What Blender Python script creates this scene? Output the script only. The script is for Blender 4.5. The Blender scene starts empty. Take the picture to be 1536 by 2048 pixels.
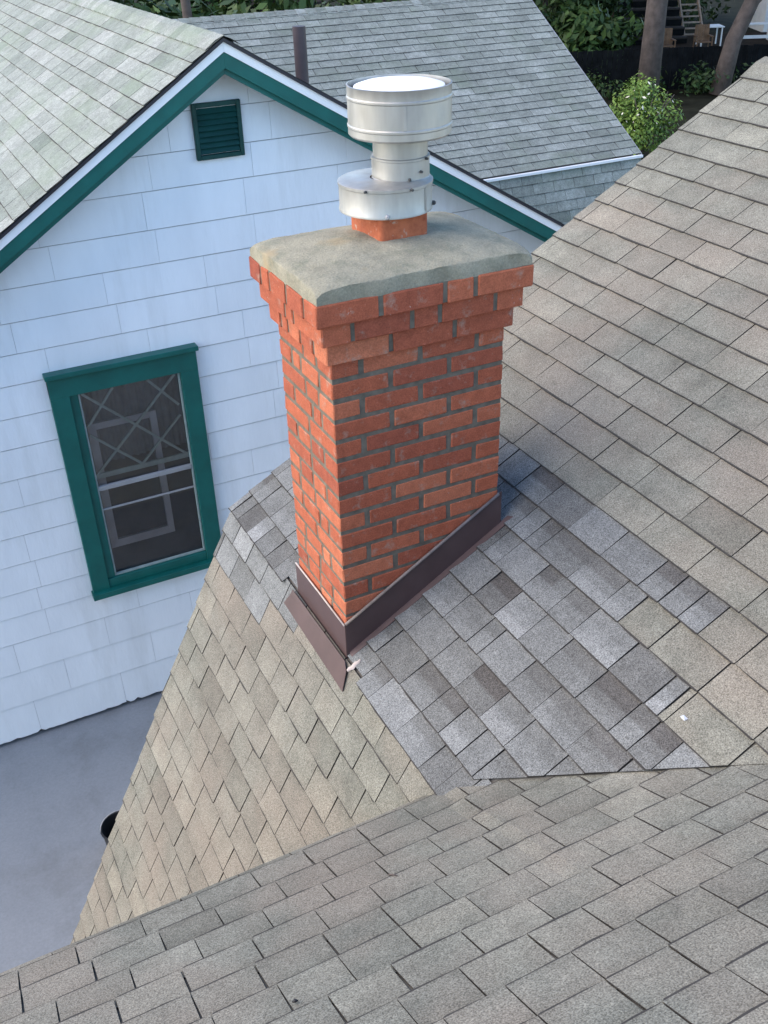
import bpy, math, random
from mathutils import Vector, Matrix

random.seed(7)
RND = random.Random(11)
sc = bpy.context.scene
col = sc.collection

# ------------------------------------------------------------------ camera
CAM = Vector((-1.0643, -2.5208, 1.1933))
AX = ((0.89183225, -0.45158724, -0.02653685),      # image right
      (-0.25969338, -0.46306655, -0.84742475),     # image down
      (0.37039788, 0.76265217, -0.53025190))       # viewing direction
FPX = 1998.2
cd = bpy.data.cameras.new("camera")
cam = bpy.data.objects.new("camera", cd)
col.objects.link(cam)
cam.matrix_world = Matrix(((AX[0][0], -AX[1][0], -AX[2][0], CAM.x),
                           (AX[0][1], -AX[1][1], -AX[2][1], CAM.y),
                           (AX[0][2], -AX[1][2], -AX[2][2], CAM.z),
                           (0, 0, 0, 1)))
cd.sensor_fit = 'VERTICAL'
cd.sensor_height = 24.0
cd.sensor_width = 18.0
cd.lens = 24.0 * FPX / 2048.0
cd.clip_start = 0.05
cd.clip_end = 1500
sc.camera = cam

# ------------------------------------------------------------------ light
SUN_EL, SUN_AZ = math.radians(36), math.radians(-72)     # azimuth from +Y, clockwise
to_sun = Vector((math.sin(SUN_AZ) * math.cos(SUN_EL), math.cos(SUN_AZ) * math.cos(SUN_EL), math.sin(SUN_EL)))
w = bpy.data.worlds.new("World")
sc.world = w
w.use_nodes = True
nt = w.node_tree
nt.nodes.clear()
sky = nt.nodes.new("ShaderNodeTexSky")
sky.sky_type = 'NISHITA'
sky.sun_disc = False
sky.sun_elevation = SUN_EL
sky.sun_rotation = SUN_AZ % (2 * math.pi)
sky.dust_density = 0.0
sky.ozone_density = 2.6
bgn = nt.nodes.new("ShaderNodeBackground")
bgn.inputs['Strength'].default_value = 0.15
wo = nt.nodes.new("ShaderNodeOutputWorld")
nt.links.new(sky.outputs[0], bgn.inputs[0])
nt.links.new(bgn.outputs[0], wo.inputs[0])
sd = bpy.data.lights.new("sun", 'SUN')
sd.energy = 1.9
sd.angle = math.radians(80)
sd.color = (1.0, 0.80, 0.58)
sun = bpy.data.objects.new("sun", sd)
col.objects.link(sun)
sun.rotation_euler = to_sun.to_track_quat('Z', 'Y').to_euler()
sun.location = to_sun * 60
sc.view_settings.view_transform = 'Standard'
sc.view_settings.look = 'None'
sc.view_settings.gamma = 1.0
sc.view_settings.use_curve_mapping = False
sc.view_settings.exposure = 1.62


# ------------------------------------------------------------------ helpers
def pix(p):
    d = Vector(p) - CAM
    z = sum(d[i] * AX[2][i] for i in range(3))
    if z < 0.05:
        return None
    return (768 + FPX * sum(d[i] * AX[0][i] for i in range(3)) / z,
            1024 + FPX * sum(d[i] * AX[1][i] for i in range(3)) / z)


def shown_area(pts):
    q = [pix(p) for p in pts]
    if any(a is None for a in q):
        return 0.0
    cx = sum(a[0] for a in q) / len(q)
    cy = sum(a[1] for a in q) / len(q)
    if not (-30 < cx < 1566 and -30 < cy < 2078):
        return 0.0
    a = 0.0
    for i in range(len(q)):
        j = (i + 1) % len(q)
        a += q[i][0] * q[j][1] - q[j][0] * q[i][1]
    return abs(a) / 2


class MB:
    def __init__(s):
        s.v, s.f, s.mi, s.tone, s.smooth = [], [], [], [], False

    def vert(s, p, tone=0.5):
        s.v.append(tuple(p))
        s.tone.append(tone)
        return len(s.v) - 1

    def face(s, ids, mi=0):
        s.f.append(tuple(ids))
        s.mi.append(mi)

    def poly(s, pts, mi=0, tone=0.5):
        s.face([s.vert(p, tone) for p in pts], mi)

    def hexa(s, b, t, mi=0, tone=0.5):
        """prism between two equal loops (b and t run the same way round)"""
        n = len(b)
        ib = [s.vert(p, tone) for p in b]
        it = [s.vert(p, tone) for p in t]
        s.face(ib[::-1], mi)
        s.face(it, mi)
        for i in range(n):
            j = (i + 1) % n
            s.face((ib[i], ib[j], it[j], it[i]), mi)

    def box(s, x0, x1, y0, y1, z0, z1, mi=0, tone=0.5):
        s.hexa([(x0, y0, z0), (x1, y0, z0), (x1, y1, z0), (x0, y1, z0)],
               [(x0, y0, z1), (x1, y0, z1), (x1, y1, z1), (x0, y1, z1)], mi, tone)

    def cbox(s, x0, x1, y0, y1, z0, z1, c=0.003, j=0.0, mi=0, tone=0.5):
        """box with chamfered edges, corners jittered a little"""
        R = RND.uniform
        ids = {}
        for ax in range(3):
            for sx in (0, 1):
                for sy in (0, 1):
                    for sz in (0, 1):
                        p = [x1 if sx else x0, y1 if sy else y0, z1 if sz else z0]
                        sg = (sx, sy, sz)
                        for k in range(3):
                            if k != ax:
                                p[k] += -c if sg[k] else c
                        p = [q + R(-j, j) for q in p]
                        ids[(ax, sx, sy, sz)] = s.vert(p, tone)
        for ax in range(3):
            for sd_ in (0, 1):
                o = [k for k in range(3) if k != ax]
                loop = []
                for a, b in ((0, 0), (1, 0), (1, 1), (0, 1)):
                    sg = [0, 0, 0]
                    sg[ax] = sd_
                    sg[o[0]] = a
                    sg[o[1]] = b
                    loop.append(ids[(ax, *sg)])
                s.face(loop if sd_ else loop[::-1], mi)
        for ax in range(3):                                   # edge strips along ax
            o = [k for k in range(3) if k != ax]
            for a in (0, 1):
                for b in (0, 1):
                    q = []
                    for e in (0, 1):
                        sg = [0, 0, 0]
                        sg[ax] = e
                        sg[o[0]] = a
                        sg[o[1]] = b
                        q.append((ids[(o[0], *sg)], ids[(o[1], *sg)]))
                    s.face((q[0][0], q[1][0], q[1][1], q[0][1]), mi)
        for sx in (0, 1):
            for sy in (0, 1):
                for sz in (0, 1):
                    s.face([ids[(ax, sx, sy, sz)] for ax in range(3)], mi)

    def tube(s, pts, rad, n=10, mi=0, tone=0.5, cap=True):
        """rad: number or list; pts: list of points"""
        pts = [Vector(p) for p in pts]
        rs = rad if isinstance(rad, (list, tuple)) else [rad] * len(pts)
        rings = []
        up = None
        for i, p in enumerate(pts):
            d = (pts[min(i + 1, len(pts) - 1)] - pts[max(i - 1, 0)]).normalized()
            if up is None:
                up = d.orthogonal().normalized()
            up = (up - d * up.dot(d)).normalized()
            sd_ = d.cross(up)
            rings.append([s.vert(p + (up * math.cos(2 * math.pi * k / n) + sd_ * math.sin(2 * math.pi * k / n)) * rs[i], tone) for k in range(n)])
        for a, b in zip(rings, rings[1:]):
            for k in range(n):
                s.face((a[k], a[(k + 1) % n], b[(k + 1) % n], b[k]), mi)
        if cap:
            s.face(rings[0][::-1], mi)
            s.face(rings[-1], mi)

    def lathe(s, cx, cy, prof, n=48, mi=0, tone=0.5):
        """prof: list of (r, z)"""
        rings = []
        for r, z in prof:
            if r < 1e-6:
                rings.append([s.vert((cx, cy, z), tone)])
            else:
                rings.append([s.vert((cx + r * math.cos(2 * math.pi * k / n), cy + r * math.sin(2 * math.pi * k / n), z), tone) for k in range(n)])
        for a, b in zip(rings, rings[1:]):
            for k in range(n):
                k2 = (k + 1) % n
                if len(a) == 1 and len(b) > 1:
                    s.face((a[0], b[k2], b[k]), mi)
                elif len(b) == 1 and len(a) > 1:
                    s.face((a[k], a[k2], b[0]), mi)
                elif len(a) > 1:
                    s.face((a[k], a[k2], b[k2], b[k]), mi)

    def build(s, name, mats, parent=None, smooth=False):
        me = bpy.data.meshes.new(name)
        me.from_pydata(s.v, [], s.f)
        for m in (mats if isinstance(mats, (list, tuple)) else [mats]):
            me.materials.append(m)
        me.polygons.foreach_set("material_index", s.mi)
        if smooth:
            me.polygons.foreach_set("use_smooth", [True] * len(s.f))
        at = me.attributes.new("tone", 'FLOAT', 'POINT')
        at.data.foreach_set("value", s.tone)
        me.update()
        if smooth and smooth != 'all':
            me.set_sharp_from_angle(angle=math.radians(smooth if smooth is not True else 40))
        o = bpy.data.objects.new(name, me)
        col.objects.link(o)
        if parent:
            o.parent = parent
            if parent.type == 'EMPTY':          # vertices are in world space; mesh parts already sit at the origin
                o.matrix_parent_inverse = Matrix.Translation(-parent.location)
        return o


def thing(name, label, cat, loc=(0, 0, 0), group=None):
    o = bpy.data.objects.new(name, None)
    col.objects.link(o)
    o.location = loc
    o.empty_display_size = 0.1
    tag(o, label, cat, group)
    return o


def tag(o, label=None, cat=None, group=None, kind=None):
    if label:
        o["label"] = label
    if cat:
        o["category"] = cat
    if group:
        o["group"] = group
    if kind:
        o["kind"] = kind
    return o


# ------------------------------------------------------------------ materials
class NT:
    def __init__(s, name):
        s.m = bpy.data.materials.new(name)
        s.m.use_nodes = True
        s.t = s.m.node_tree
        s.t.nodes.clear()
        s.out = s.n("ShaderNodeOutputMaterial")
        s.co = s.n("ShaderNodeTexCoord").outputs['Object']

    def n(s, typ, **kw):
        nd = s.t.nodes.new(typ)
        for k, v in kw.items():
            setattr(nd, k, v)
        return nd

    def lk(s, a, b):
        s.t.links.new(a, b)

    def noise(s, scale, detail=3, rough=0.55, stretch=None):
        nd = s.n("ShaderNodeTexNoise")
        nd.inputs['Scale'].default_value = scale
        nd.inputs['Detail'].default_value = detail
        nd.inputs['Roughness'].default_value = rough
        c = s.co
        if stretch:
            mp = s.n("ShaderNodeMapping")
            mp.inputs['Scale'].default_value = stretch
            s.lk(c, mp.inputs['Vector'])
            c = mp.outputs[0]
        s.lk(c, nd.inputs['Vector'])
        return nd.outputs['Fac']

    def ramp(s, fac, stops):
        nd = s.n("ShaderNodeValToRGB")
        el = nd.color_ramp.elements
        while len(el) < len(stops):
            el.new(0.5)
        for e, (p, c) in zip(el, stops):
            e.position = p
            e.color = (c, c, c, 1) if isinstance(c, (int, float)) else (*c, 1)
        s.lk(fac, nd.inputs['Fac'])
        return nd.outputs['Color']

    def mix(s, fac, a, b, mode='MIX'):
        nd = s.n("ShaderNodeMix", data_type='RGBA', blend_type=mode)
        for val, sock in ((fac, nd.inputs[0]), (a, nd.inputs[6]), (b, nd.inputs[7])):
            if hasattr(val, 'is_output') or hasattr(val, 'links'):
                s.lk(val, sock)
            elif isinstance(val, (int, float)):
                sock.default_value = val if sock == nd.inputs[0] else (val, val, val, 1)
            else:
                sock.default_value = (*val, 1)
        return nd.outputs[2]

    def attr(s, name):
        nd = s.n("ShaderNodeAttribute", attribute_name=name)
        return nd.outputs['Fac']

    def math(s, op, a, b=0.0):
        nd = s.n("ShaderNodeMath", operation=op)
        for val, sock in ((a, nd.inputs[0]), (b, nd.inputs[1])):
            if isinstance(val, (int, float)):
                sock.default_value = val
            else:
                s.lk(val, sock)
        return nd.outputs[0]

    def bsdf(s, color, rough=0.8, metal=0.0, bump=None, bump_str=0.3, bump_dist=0.002, spec=0.3):
        b = s.n("ShaderNodeBsdfPrincipled")
        for val, k in ((color, 'Base Color'), (rough, 'Roughness'), (metal, 'Metallic')):
            sock = b.inputs[k]
            if isinstance(val, (int, float)):
                sock.default_value = val if k != 'Base Color' else (val, val, val, 1)
            elif isinstance(val, tuple):
                sock.default_value = (*val, 1)
            else:
                s.lk(val, sock)
        b.inputs['Specular IOR Level'].default_value = spec
        if bump is not None:
            bp = s.n("ShaderNodeBump")
            bp.inputs['Strength'].default_value = bump_str
            bp.inputs['Distance'].default_value = bump_dist
            s.lk(bump, bp.inputs['Height'])
            s.lk(bp.outputs[0], b.inputs['Normal'])
        s.lk(b.outputs[0], s.out.inputs[0])
        return s.m


def mat_shingle(name, stops, gran=260, contrast=0.55, stain=(0.78, 1.15), moss=None, tan=None):
    t = NT(name)
    c = t.ramp(t.attr("tone"), stops)
    g = t.noise(gran, 2, 0.7)
    lo, hi = 1 - contrast, 1 + contrast
    c = t.mix(1.0, c, t.ramp(g, [(0.30, lo), (0.70, hi)]), 'MULTIPLY')
    g2 = t.noise(gran * 0.33, 2, 0.6)
    c = t.mix(1.0, c, t.ramp(g2, [(0.3, 0.88), (0.7, 1.12)]), 'MULTIPLY')
    st = t.noise(2.6, 4, 0.6)
    c = t.mix(1.0, c, t.ramp(st, [(0.32, stain[0]), (0.68, stain[1])]), 'MULTIPLY')
    st2 = t.noise(14, 3, 0.6)
    c = t.mix(1.0, c, t.ramp(st2, [(0.3, 0.86), (0.6, 1.06)]), 'MULTIPLY')
    if tan:
        c = t.mix(t.ramp(t.noise(1.9, 3, 0.6, (1.0, 0.7, 1.0)), [(0.44, 0.0), (0.62, 0.6)]), c, t.mix(1.0, tan, t.ramp(g, [(0.3, lo), (0.7, hi)]), 'MULTIPLY'))
    if tan:
        c = t.mix(t.ramp(t.noise(0.8, 4, 0.7), [(0.47, 0.0), (0.62, 0.22)]), c, t.mix(1.0, (0.24, 0.20, 0.165), t.ramp(g, [(0.3, lo), (0.7, hi)]), 'MULTIPLY'))
        c = t.mix(t.ramp(t.noise(9, 5, 0.75), [(0.60, 0.0), (0.74, 0.45)]), c, (0.085, 0.082, 0.066))
    if moss:
        mf = t.ramp(t.noise(1.7, 4, 0.65), [(0.50, 0.0), (0.72, 0.55)])
        c = t.mix(mf, c, moss)
    return t.bsdf(c, 0.95, 0, bump=g, bump_str=0.5, bump_dist=0.002, spec=0.15)


def mat_plain(name, color, rough=0.6, var=0.12, nscale=6, bump=0.0, bscale=60, metal=0.0, spec=0.35):
    t = NT(name)
    f = t.noise(nscale, 4, 0.6)
    a = tuple(x * (1 - var) for x in color)
    b = tuple(min(1, x * (1 + var)) for x in color)
    c = t.ramp(f, [(0.3, a), (0.7, b)])
    if bump:
        return t.bsdf(c, rough, metal, bump=t.noise(bscale, 3), bump_str=bump, spec=spec)
    return t.bsdf(c, rough, metal, spec=spec)


OLD = [(0.0, (0.092, 0.089, 0.074)), (0.3, (0.146, 0.143, 0.118)), (0.55, (0.180, 0.177, 0.147)), (0.8, (0.212, 0.205, 0.167)), (1.0, (0.26, 0.242, 0.194))]
M_OLD = mat_shingle("weathered_shingle_granules", OLD, tan=(0.225, 0.192, 0.155))
NEW = [(0.0, (0.085, 0.079, 0.073)), (0.35, (0.136, 0.137, 0.130)), (0.7, (0.178, 0.182, 0.176)), (1.0, (0.245, 0.249, 0.243))]
M_NEW = mat_shingle("grey_blend_shingle_granules", NEW, contrast=0.6, stain=(0.9, 1.08))
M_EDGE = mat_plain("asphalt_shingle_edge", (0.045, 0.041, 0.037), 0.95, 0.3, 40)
M_DECK = mat_plain("dirty_asphalt_underlay", (0.115, 0.107, 0.093), 0.95, 0.3, 20)
GRN = [(0.0, (0.17, 0.192, 0.165)), (0.5, (0.25, 0.268, 0.238)), (1.0, (0.315, 0.322, 0.298))]
M_PALE = mat_shingle("pale_green_grey_shingle_granules", GRN, gran=120, contrast=0.3, stain=(0.85, 1.1), moss=(0.20, 0.25, 0.17))
GRY = [(0.0, (0.165, 0.18, 0.158)), (0.5, (0.232, 0.248, 0.222)), (1.0, (0.31, 0.325, 0.30))]
M_GREY = mat_shingle("slate_grey_shingle_granules", GRY, gran=90, contrast=0.3, stain=(0.82, 1.1), moss=(0.15, 0.18, 0.13))


def mat_brick():
    t = NT("red_clay_brick")
    c = t.ramp(t.attr("tone"), [(0.0, (0.22, 0.058, 0.040)), (0.5, (0.39, 0.108, 0.055)), (1.0, (0.55, 0.20, 0.105))])
    c = t.mix(1.0, c, t.ramp(t.noise(28, 4, 0.65), [(0.3, 0.82), (0.7, 1.12)]), 'MULTIPLY')
    c = t.mix(1.0, c, t.ramp(t.noise(220, 2, 0.6), [(0.3, 0.8), (0.7, 1.2)]), 'MULTIPLY')
    smear = t.ramp(t.noise(19, 5, 0.72), [(0.56, 0.0), (0.72, 0.6)])
    c = t.mix(smear, c, (0.36, 0.30, 0.235))
    pale = t.ramp(t.noise(55, 3, 0.7), [(0.68, 0.0), (0.76, 0.75)])
    c = t.mix(pale, c, (0.5, 0.45, 0.4))
    return t.bsdf(c, 0.9, bump=t.noise(120, 4, 0.7), bump_str=0.6, bump_dist=0.003, spec=0.2)


M_BRICK = mat_brick()
M_MORTAR = mat_plain("grey_mortar", (0.150, 0.127, 0.096), 0.95, 0.3, 25, bump=0.6, bscale=150, spec=0.15)


def mat_crown():
    t = NT("mortar_wash")
    c = t.ramp(t.noise(7, 5, 0.65), [(0.25, (0.23, 0.215, 0.16)), (0.5, (0.33, 0.305, 0.228)), (0.75, (0.41, 0.37, 0.27))])
    li = t.ramp(t.noise(11, 5, 0.7), [(0.5, 0.0), (0.66, 0.7)])
    c = t.mix(li, c, (0.22, 0.22, 0.16))
    c = t.mix(1.0, c, t.ramp(t.noise(180, 3, 0.7), [(0.3, 0.8), (0.7, 1.18)]), 'MULTIPLY')
    oc = t.ramp(t.noise(5, 4, 0.6), [(0.58, 0.0), (0.72, 0.6)])
    c = t.mix(oc, c, (0.42, 0.31, 0.17))
    return t.bsdf(c, 0.95, bump=t.noise(70, 6, 0.8), bump_str=0.95, bump_dist=0.008, spec=0.15)


M_CROWN = mat_crown()


def mat_metal(name, color, rough, streak=0.25):
    t = NT(name)
    c = t.ramp(t.noise(9, 4, 0.6, (1, 1, 0.25)), [(0.3, tuple(x * (1 - streak) for x in color)), (0.7, color)])
    r = t.ramp(t.noise(14, 3), [(0.3, rough * 0.8), (0.7, min(1, rough * 1.25))])
    return t.bsdf(c, r, 0.75, spec=0.5)


M_ALU = mat_metal("weathered_galvanised_metal", (0.49, 0.48, 0.455), 0.5, 0.38)
M_LID = mat_plain("sky_bright_lid", (0.86, 0.86, 0.85), 0.45, 0.03, 6)  # white colour paints the bright sky onto the metal lid
M_ALUD = mat_plain("dark_steel_gap_shade", (0.05, 0.05, 0.05), 0.7)
M_CLAY = NT("terracotta_flue_tile")
_c = M_CLAY.ramp(M_CLAY.noise(22, 5, 0.7), [(0.3, (0.26, 0.065, 0.03)), (0.6, (0.44, 0.13, 0.06))])
_c = M_CLAY.mix(M_CLAY.ramp(M_CLAY.noise(30, 4, 0.75), [(0.58, 0.0), (0.7, 0.8)]), _c, (0.42, 0.36, 0.29))
M_CLAY = M_CLAY.bsdf(_c, 0.85, bump=None, spec=0.25)
M_FLASH = mat_plain("brown_coated_flashing", (0.082, 0.050, 0.047), 0.45, 0.12, 8, spec=0.4)
M_SEAL = mat_plain("pale_sealant", (0.42, 0.36, 0.32), 0.7, 0.15, 40)
M_SEALG = mat_plain("grey_brown_sealant", (0.20, 0.165, 0.15), 0.6, 0.2, 40)


def mat_siding():
    t = NT("white_painted_siding")
    c = t.ramp(t.attr("tone"), [(0.0, (0.78, 0.81, 0.835)), (1.0, (0.82, 0.85, 0.875))])
    c = t.mix(1.0, c, t.ramp(t.noise(3.0, 4, 0.6, (1, 1, 0.35)), [(0.3, 0.93), (0.7, 1.03)]), 'MULTIPLY')
    c = t.mix(t.ramp(t.noise(26, 5, 0.75), [(0.66, 0.0), (0.8, 0.35)]), c, (0.55, 0.56, 0.55))
    c = t.mix(t.ramp(t.noise(2.2, 6, 0.72, (1.6, 1, 0.22)), [(0.52, 0.0), (0.72, 0.28)]), c, (0.50, 0.51, 0.49))
    return t.bsdf(c, 0.6, bump=t.noise(26, 4, 0.6, (1, 1, 0.3)), bump_str=0.35, bump_dist=0.006, spec=0.25)


M_SIDE = mat_siding()
M_GAP = mat_plain("sheathing_shadow_line", (0.44, 0.455, 0.475), 0.9)  # sheathing colour carries the shadow line between siding courses
M_TRIM = mat_plain("white_trim_paint", (0.80, 0.80, 0.80), 0.5, 0.04, 5)
M_GREEN = mat_plain("dark_green_gloss_paint", (0.004, 0.102, 0.088), 0.42, 0.14, 7, spec=0.4)
M_LOUV = mat_plain("dark_green_louver_paint", (0.004, 0.050, 0.044), 0.5, 0.2, 12)
M_DRIP = mat_plain("black_drip_edge", (0.025, 0.024, 0.030), 0.5, 0.2, 10)
M_PIPE = mat_plain("dark_brown_vent_pipe", (0.060, 0.045, 0.050), 0.55, 0.15, 10)
M_BAR = mat_plain("grey_aluminium_bar", (0.30, 0.30, 0.31), 0.45, 0.1, 10)
M_FRAMEIN = mat_plain("reflection_frame_grey", (0.34, 0.34, 0.37), 0.6, 0.1, 10)
M_LEAD = mat_plain("green_grey_lattice", (0.27, 0.33, 0.32), 0.5, 0.15, 20)
M_ROOM = mat_plain("dark_brown_interior", (0.05, 0.038, 0.032), 0.9, 0.3, 6)
M_CURT = mat_plain("grey_net_curtain", (0.12, 0.12, 0.13), 0.9, 0.2, 12)


def mat_glass():
    t = NT("window_glass")
    tr = t.n("ShaderNodeBsdfTransparent")
    gl = t.n("ShaderNodeBsdfGlossy")
    gl.inputs['Roughness'].default_value = 0.03
    gl.inputs['Color'].default_value = (0.9, 0.95, 1, 1)
    fr = t.n("ShaderNodeFresnel")
    fr.inputs['IOR'].default_value = 1.5
    mx = t.n("ShaderNodeMixShader")
    t.lk(t.math('ADD', t.math('MULTIPLY', fr.outputs[0], 1.3), 0.05), mx.inputs[0])
    t.lk(tr.outputs[0], mx.inputs[1])
    t.lk(gl.outputs[0], mx.inputs[2])
    t.lk(mx.outputs[0], t.out.inputs[0])
    return t.m


M_GLASS = mat_glass()
M_CONC = NT("grey_concrete")
_c = M_CONC.ramp(M_CONC.noise(0.9, 5, 0.6), [(0.3, (0.215, 0.232, 0.25)), (0.7, (0.262, 0.278, 0.295))])
_c = M_CONC.mix(1.0, _c, M_CONC.ramp(M_CONC.noise(60, 3, 0.7), [(0.3, 0.92), (0.7, 1.08)]), 'MULTIPLY')
_c = M_CONC.mix(M_CONC.ramp(M_CONC.noise(2.3, 6, 0.7), [(0.48, 0.0), (0.66, 0.35)]), _c, (0.13, 0.135, 0.135))
M_CONC = M_CONC.bsdf(_c, 0.85, bump=None, spec=0.25)
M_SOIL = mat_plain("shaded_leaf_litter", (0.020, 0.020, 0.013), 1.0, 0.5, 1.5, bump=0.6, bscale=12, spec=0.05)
M_WALL2 = mat_plain("weathered_house_wall", (0.42, 0.41, 0.38), 0.8, 0.1, 3)
M_BARK = mat_plain("rough_grey_bark", (0.085, 0.068, 0.060), 0.95, 0.35, 5, bump=0.8, bscale=14)
M_FENCE = mat_plain("dark_stained_board", (0.008, 0.009, 0.010), 1.0, 0.4, 4, spec=0.05)
M_WOOD = mat_plain("brown_garden_timber", (0.16, 0.095, 0.055), 0.8, 0.3, 5)
M_WOODP = mat_plain("pale_garden_timber", (0.32, 0.25, 0.20), 0.8, 0.2, 5)
M_WOODD = mat_plain("dark_grey_timber", (0.026, 0.022, 0.020), 0.85, 0.3, 5)
M_WHITE = mat_plain("white_garden_paint", (0.62, 0.64, 0.66), 0.5, 0.08, 4)
M_RED = mat_plain("dark_red_plastic", (0.16, 0.02, 0.025), 0.5, 0.1, 4)
M_DARK = mat_plain("black_rubber", (0.022, 0.022, 0.024), 0.6, 0.2, 10)


def mat_leaf(name, a, b):
    t = NT(name)
    c = t.ramp(t.attr("tone"), [(0.0, a), (1.0, b)])
    m = t.bsdf(c, 0.6, spec=0.3)
    return m


M_LEAFD = mat_leaf("dark_leaves", (0.012, 0.028, 0.008), (0.040, 0.075, 0.018))
M_LEAFM = mat_leaf("mid_leaves", (0.020, 0.045, 0.012), (0.075, 0.13, 0.03))
M_LEAFB = mat_leaf("bright_leaves", (0.05, 0.10, 0.015), (0.20, 0.30, 0.06))
M_BLOOM = mat_plain("pale_blossom", (0.62, 0.60, 0.50), 0.6)

# ------------------------------------------------------------------ setting
g = MB()
g.poly([(-250, -250, -4.52), (250, -250, -4.52), (250, 250, -4.52), (-250, 250, -4.52)])
tag(g.build("ground", M_SOIL), kind="structure")
g = MB()
g.box(-9, 3.6, 0.2, 4.06, -4.7, -4.49)
tag(g.build("driveway", M_CONC), kind="structure")


# ------------------------------------------------------------------ shingle machinery
EXPO = 0.128                                # exposed height of one course
def clip(poly, a, b, c):
    """keep a*s + b*t >= c"""
    out = []
    n = len(poly)
    for i in range(n):
        p, q = poly[i], poly[(i + 1) % n]
        dp, dq = a * p[0] + b * p[1] - c, a * q[0] + b * q[1] - c
        if dp >= 0:
            out.append(p)
        if (dp >= 0) != (dq >= 0):
            k = dp / (dp - dq)
            out.append((p[0] + (q[0] - p[0]) * k, p[1] + (q[1] - p[1]) * k))
    return out


def outline(s0, s1, t0, t1, jit):
    n = 3
    R = RND.uniform
    bow = R(-jit, jit)
    pts = [(s0 + R(-jit, jit) * .5 + (s1 - s0) * i / n, t0 + R(-jit, jit) + bow * math.sin(math.pi * i / n)) for i in range(n + 1)]
    cr = min(0.006, (s1 - s0) * 0.1)
    pts[0] = (s0, t0 + R(0, jit) + cr * R(0, .6))
    pts.insert(1, (s0 + cr, pts[1][1] - R(0, .0005) if False else t0 + R(-jit, jit) * .5))
    pts[-1] = (s1, t0 + R(0, jit) + cr * R(0, .6))
    k_ = jit * 1.2
    return pts + [(s1 + R(-k_, 0), t1), (s0 + R(0, k_), t1)]


def tab_geo(mb, poly, t0, t1, fmap, th, lift, tone, sdiv=0.0, tcut=(), warp=0.0, base=0.0004, butt_strip=0.0045):
    """one shingle tab as a slab over POLY (s, t); TONE: number or function of t"""
    if len(poly) < 3:
        return False
    cells = [poly]
    for tc in ((t0 + butt_strip,) if butt_strip else ()) + tuple(tcut):
        nx = []
        for p in cells:
            a, b = clip(p, 0, 1, tc), clip(p, 0, -1, -tc)
            nx += [q for q in (a, b) if len(q) >= 3]
        cells = nx
    if sdiv:
        smin, smax = min(p[0] for p in poly), max(p[0] for p in poly)
        k = max(1, int(math.ceil((smax - smin) / sdiv)))
        for i in range(1, k):
            s_ = smin + (smax - smin) * i / k
            nx = []
            for p in cells:
                nx += [q for q in (clip(p, 1, 0, s_), clip(p, -1, 0, -s_)) if len(q) >= 3]
            cells = nx
    ids, low = {}, {}
    w0, w1, w2 = RND.uniform(-warp, warp), RND.uniform(-warp, warp), RND.uniform(0, warp)
    sc_ = sum(p[0] for p in poly) / len(poly)

    def key(p):
        return (round(p[0], 5), round(p[1], 5))

    def top(p):
        k = key(p)
        if k not in ids:
            u = (t1 - p[1]) / (t1 - t0)
            h = base + th + lift * max(0, u) + (w0 * (p[0] - sc_) * 6 + w2) * max(0, u) ** 2
            tn = tone(p[1]) if callable(tone) else tone
            ids[k] = mb.vert(fmap(p[0], p[1], h), tn)
            low[k] = (p, h - th)
        return ids[k]
    edges = {}
    okf = False
    for c in cells:
        ks = [key(p) for p in c]
        loop = []
        for p, k in zip(c, ks):
            i = top(p)
            if not loop or (loop[-1] != i):
                loop.append(i)
        if len(loop) > 1 and loop[0] == loop[-1]:
            loop.pop()
        if len(set(loop)) < 3 or len(set(loop)) != len(loop):
            continue
        mb.face(loop, 1 if butt_strip and sum(p[1] for p in c) / len(c) < t0 + butt_strip else 0)  # narrow strip along the butt takes the dark edge colour
        okf = True
        for i in range(len(loop)):
            e = (loop[i], loop[(i + 1) % len(loop)])
            if (e[1], e[0]) in edges:
                del edges[(e[1], e[0])]
            else:
                edges[e] = 1
    rev = {v: k for k, v in ids.items()}
    lid = {}
    for (a, b) in edges:
        q = []
        for i in (a, b):
            if i not in lid:
                p, h = low[rev[i]]
                lid[i] = mb.vert(fmap(p[0], p[1], h), mb.tone[i])
            q.append(lid[i])
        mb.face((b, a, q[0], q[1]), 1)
    return okf


class Roof:
    """collects the tabs of one slope, then links the largest as parts and joins the rest"""

    def __init__(s, deck, mats, part_name, limit, rest_name):
        s.deck, s.mats, s.name, s.limit, s.rest = deck, mats, part_name, limit, rest_name
        s.items = []

    def add(s, poly, args, fmap, mats=None, name=None):
        if len(poly) < 3:
            return
        q = [fmap(p[0], p[1], 0.005) for p in poly]
        a = shown_area(q)
        s.items.append((a, poly, args, fmap, mats or s.mats, name or s.name))

    def finish(s):
        order = sorted(range(len(s.items)), key=lambda i: -s.items[i][0])
        keep = set(i for i in order[:s.limit] if s.items[i][0] > 60)
        rest = MB()
        for i, (a, poly, args, fmap, mats, name) in enumerate(s.items):
            if i in keep:
                mb = MB()
                if tab_geo(mb, poly, fmap=fmap, **args):
                    mb.build(name, mats, s.deck)
            else:
                tab_geo(rest, poly, fmap=fmap, **args)
        if rest.f:
            tag(rest.build(s.rest, s.mats, s.deck), kind="stuff")


def rows_of(s0, s1, wid, off, jit=0.004):
    """tab cuts along a course"""
    x = s0 - wid + off
    out = []
    while x < s1:
        x2 = x + wid + RND.uniform(-jit, jit)
        gap = RND.choice((0.0015, 0.002, 0.003, 0.005))
        out.append((x + gap / 2, x2 - gap / 2))
        x = x2
    return out


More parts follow.
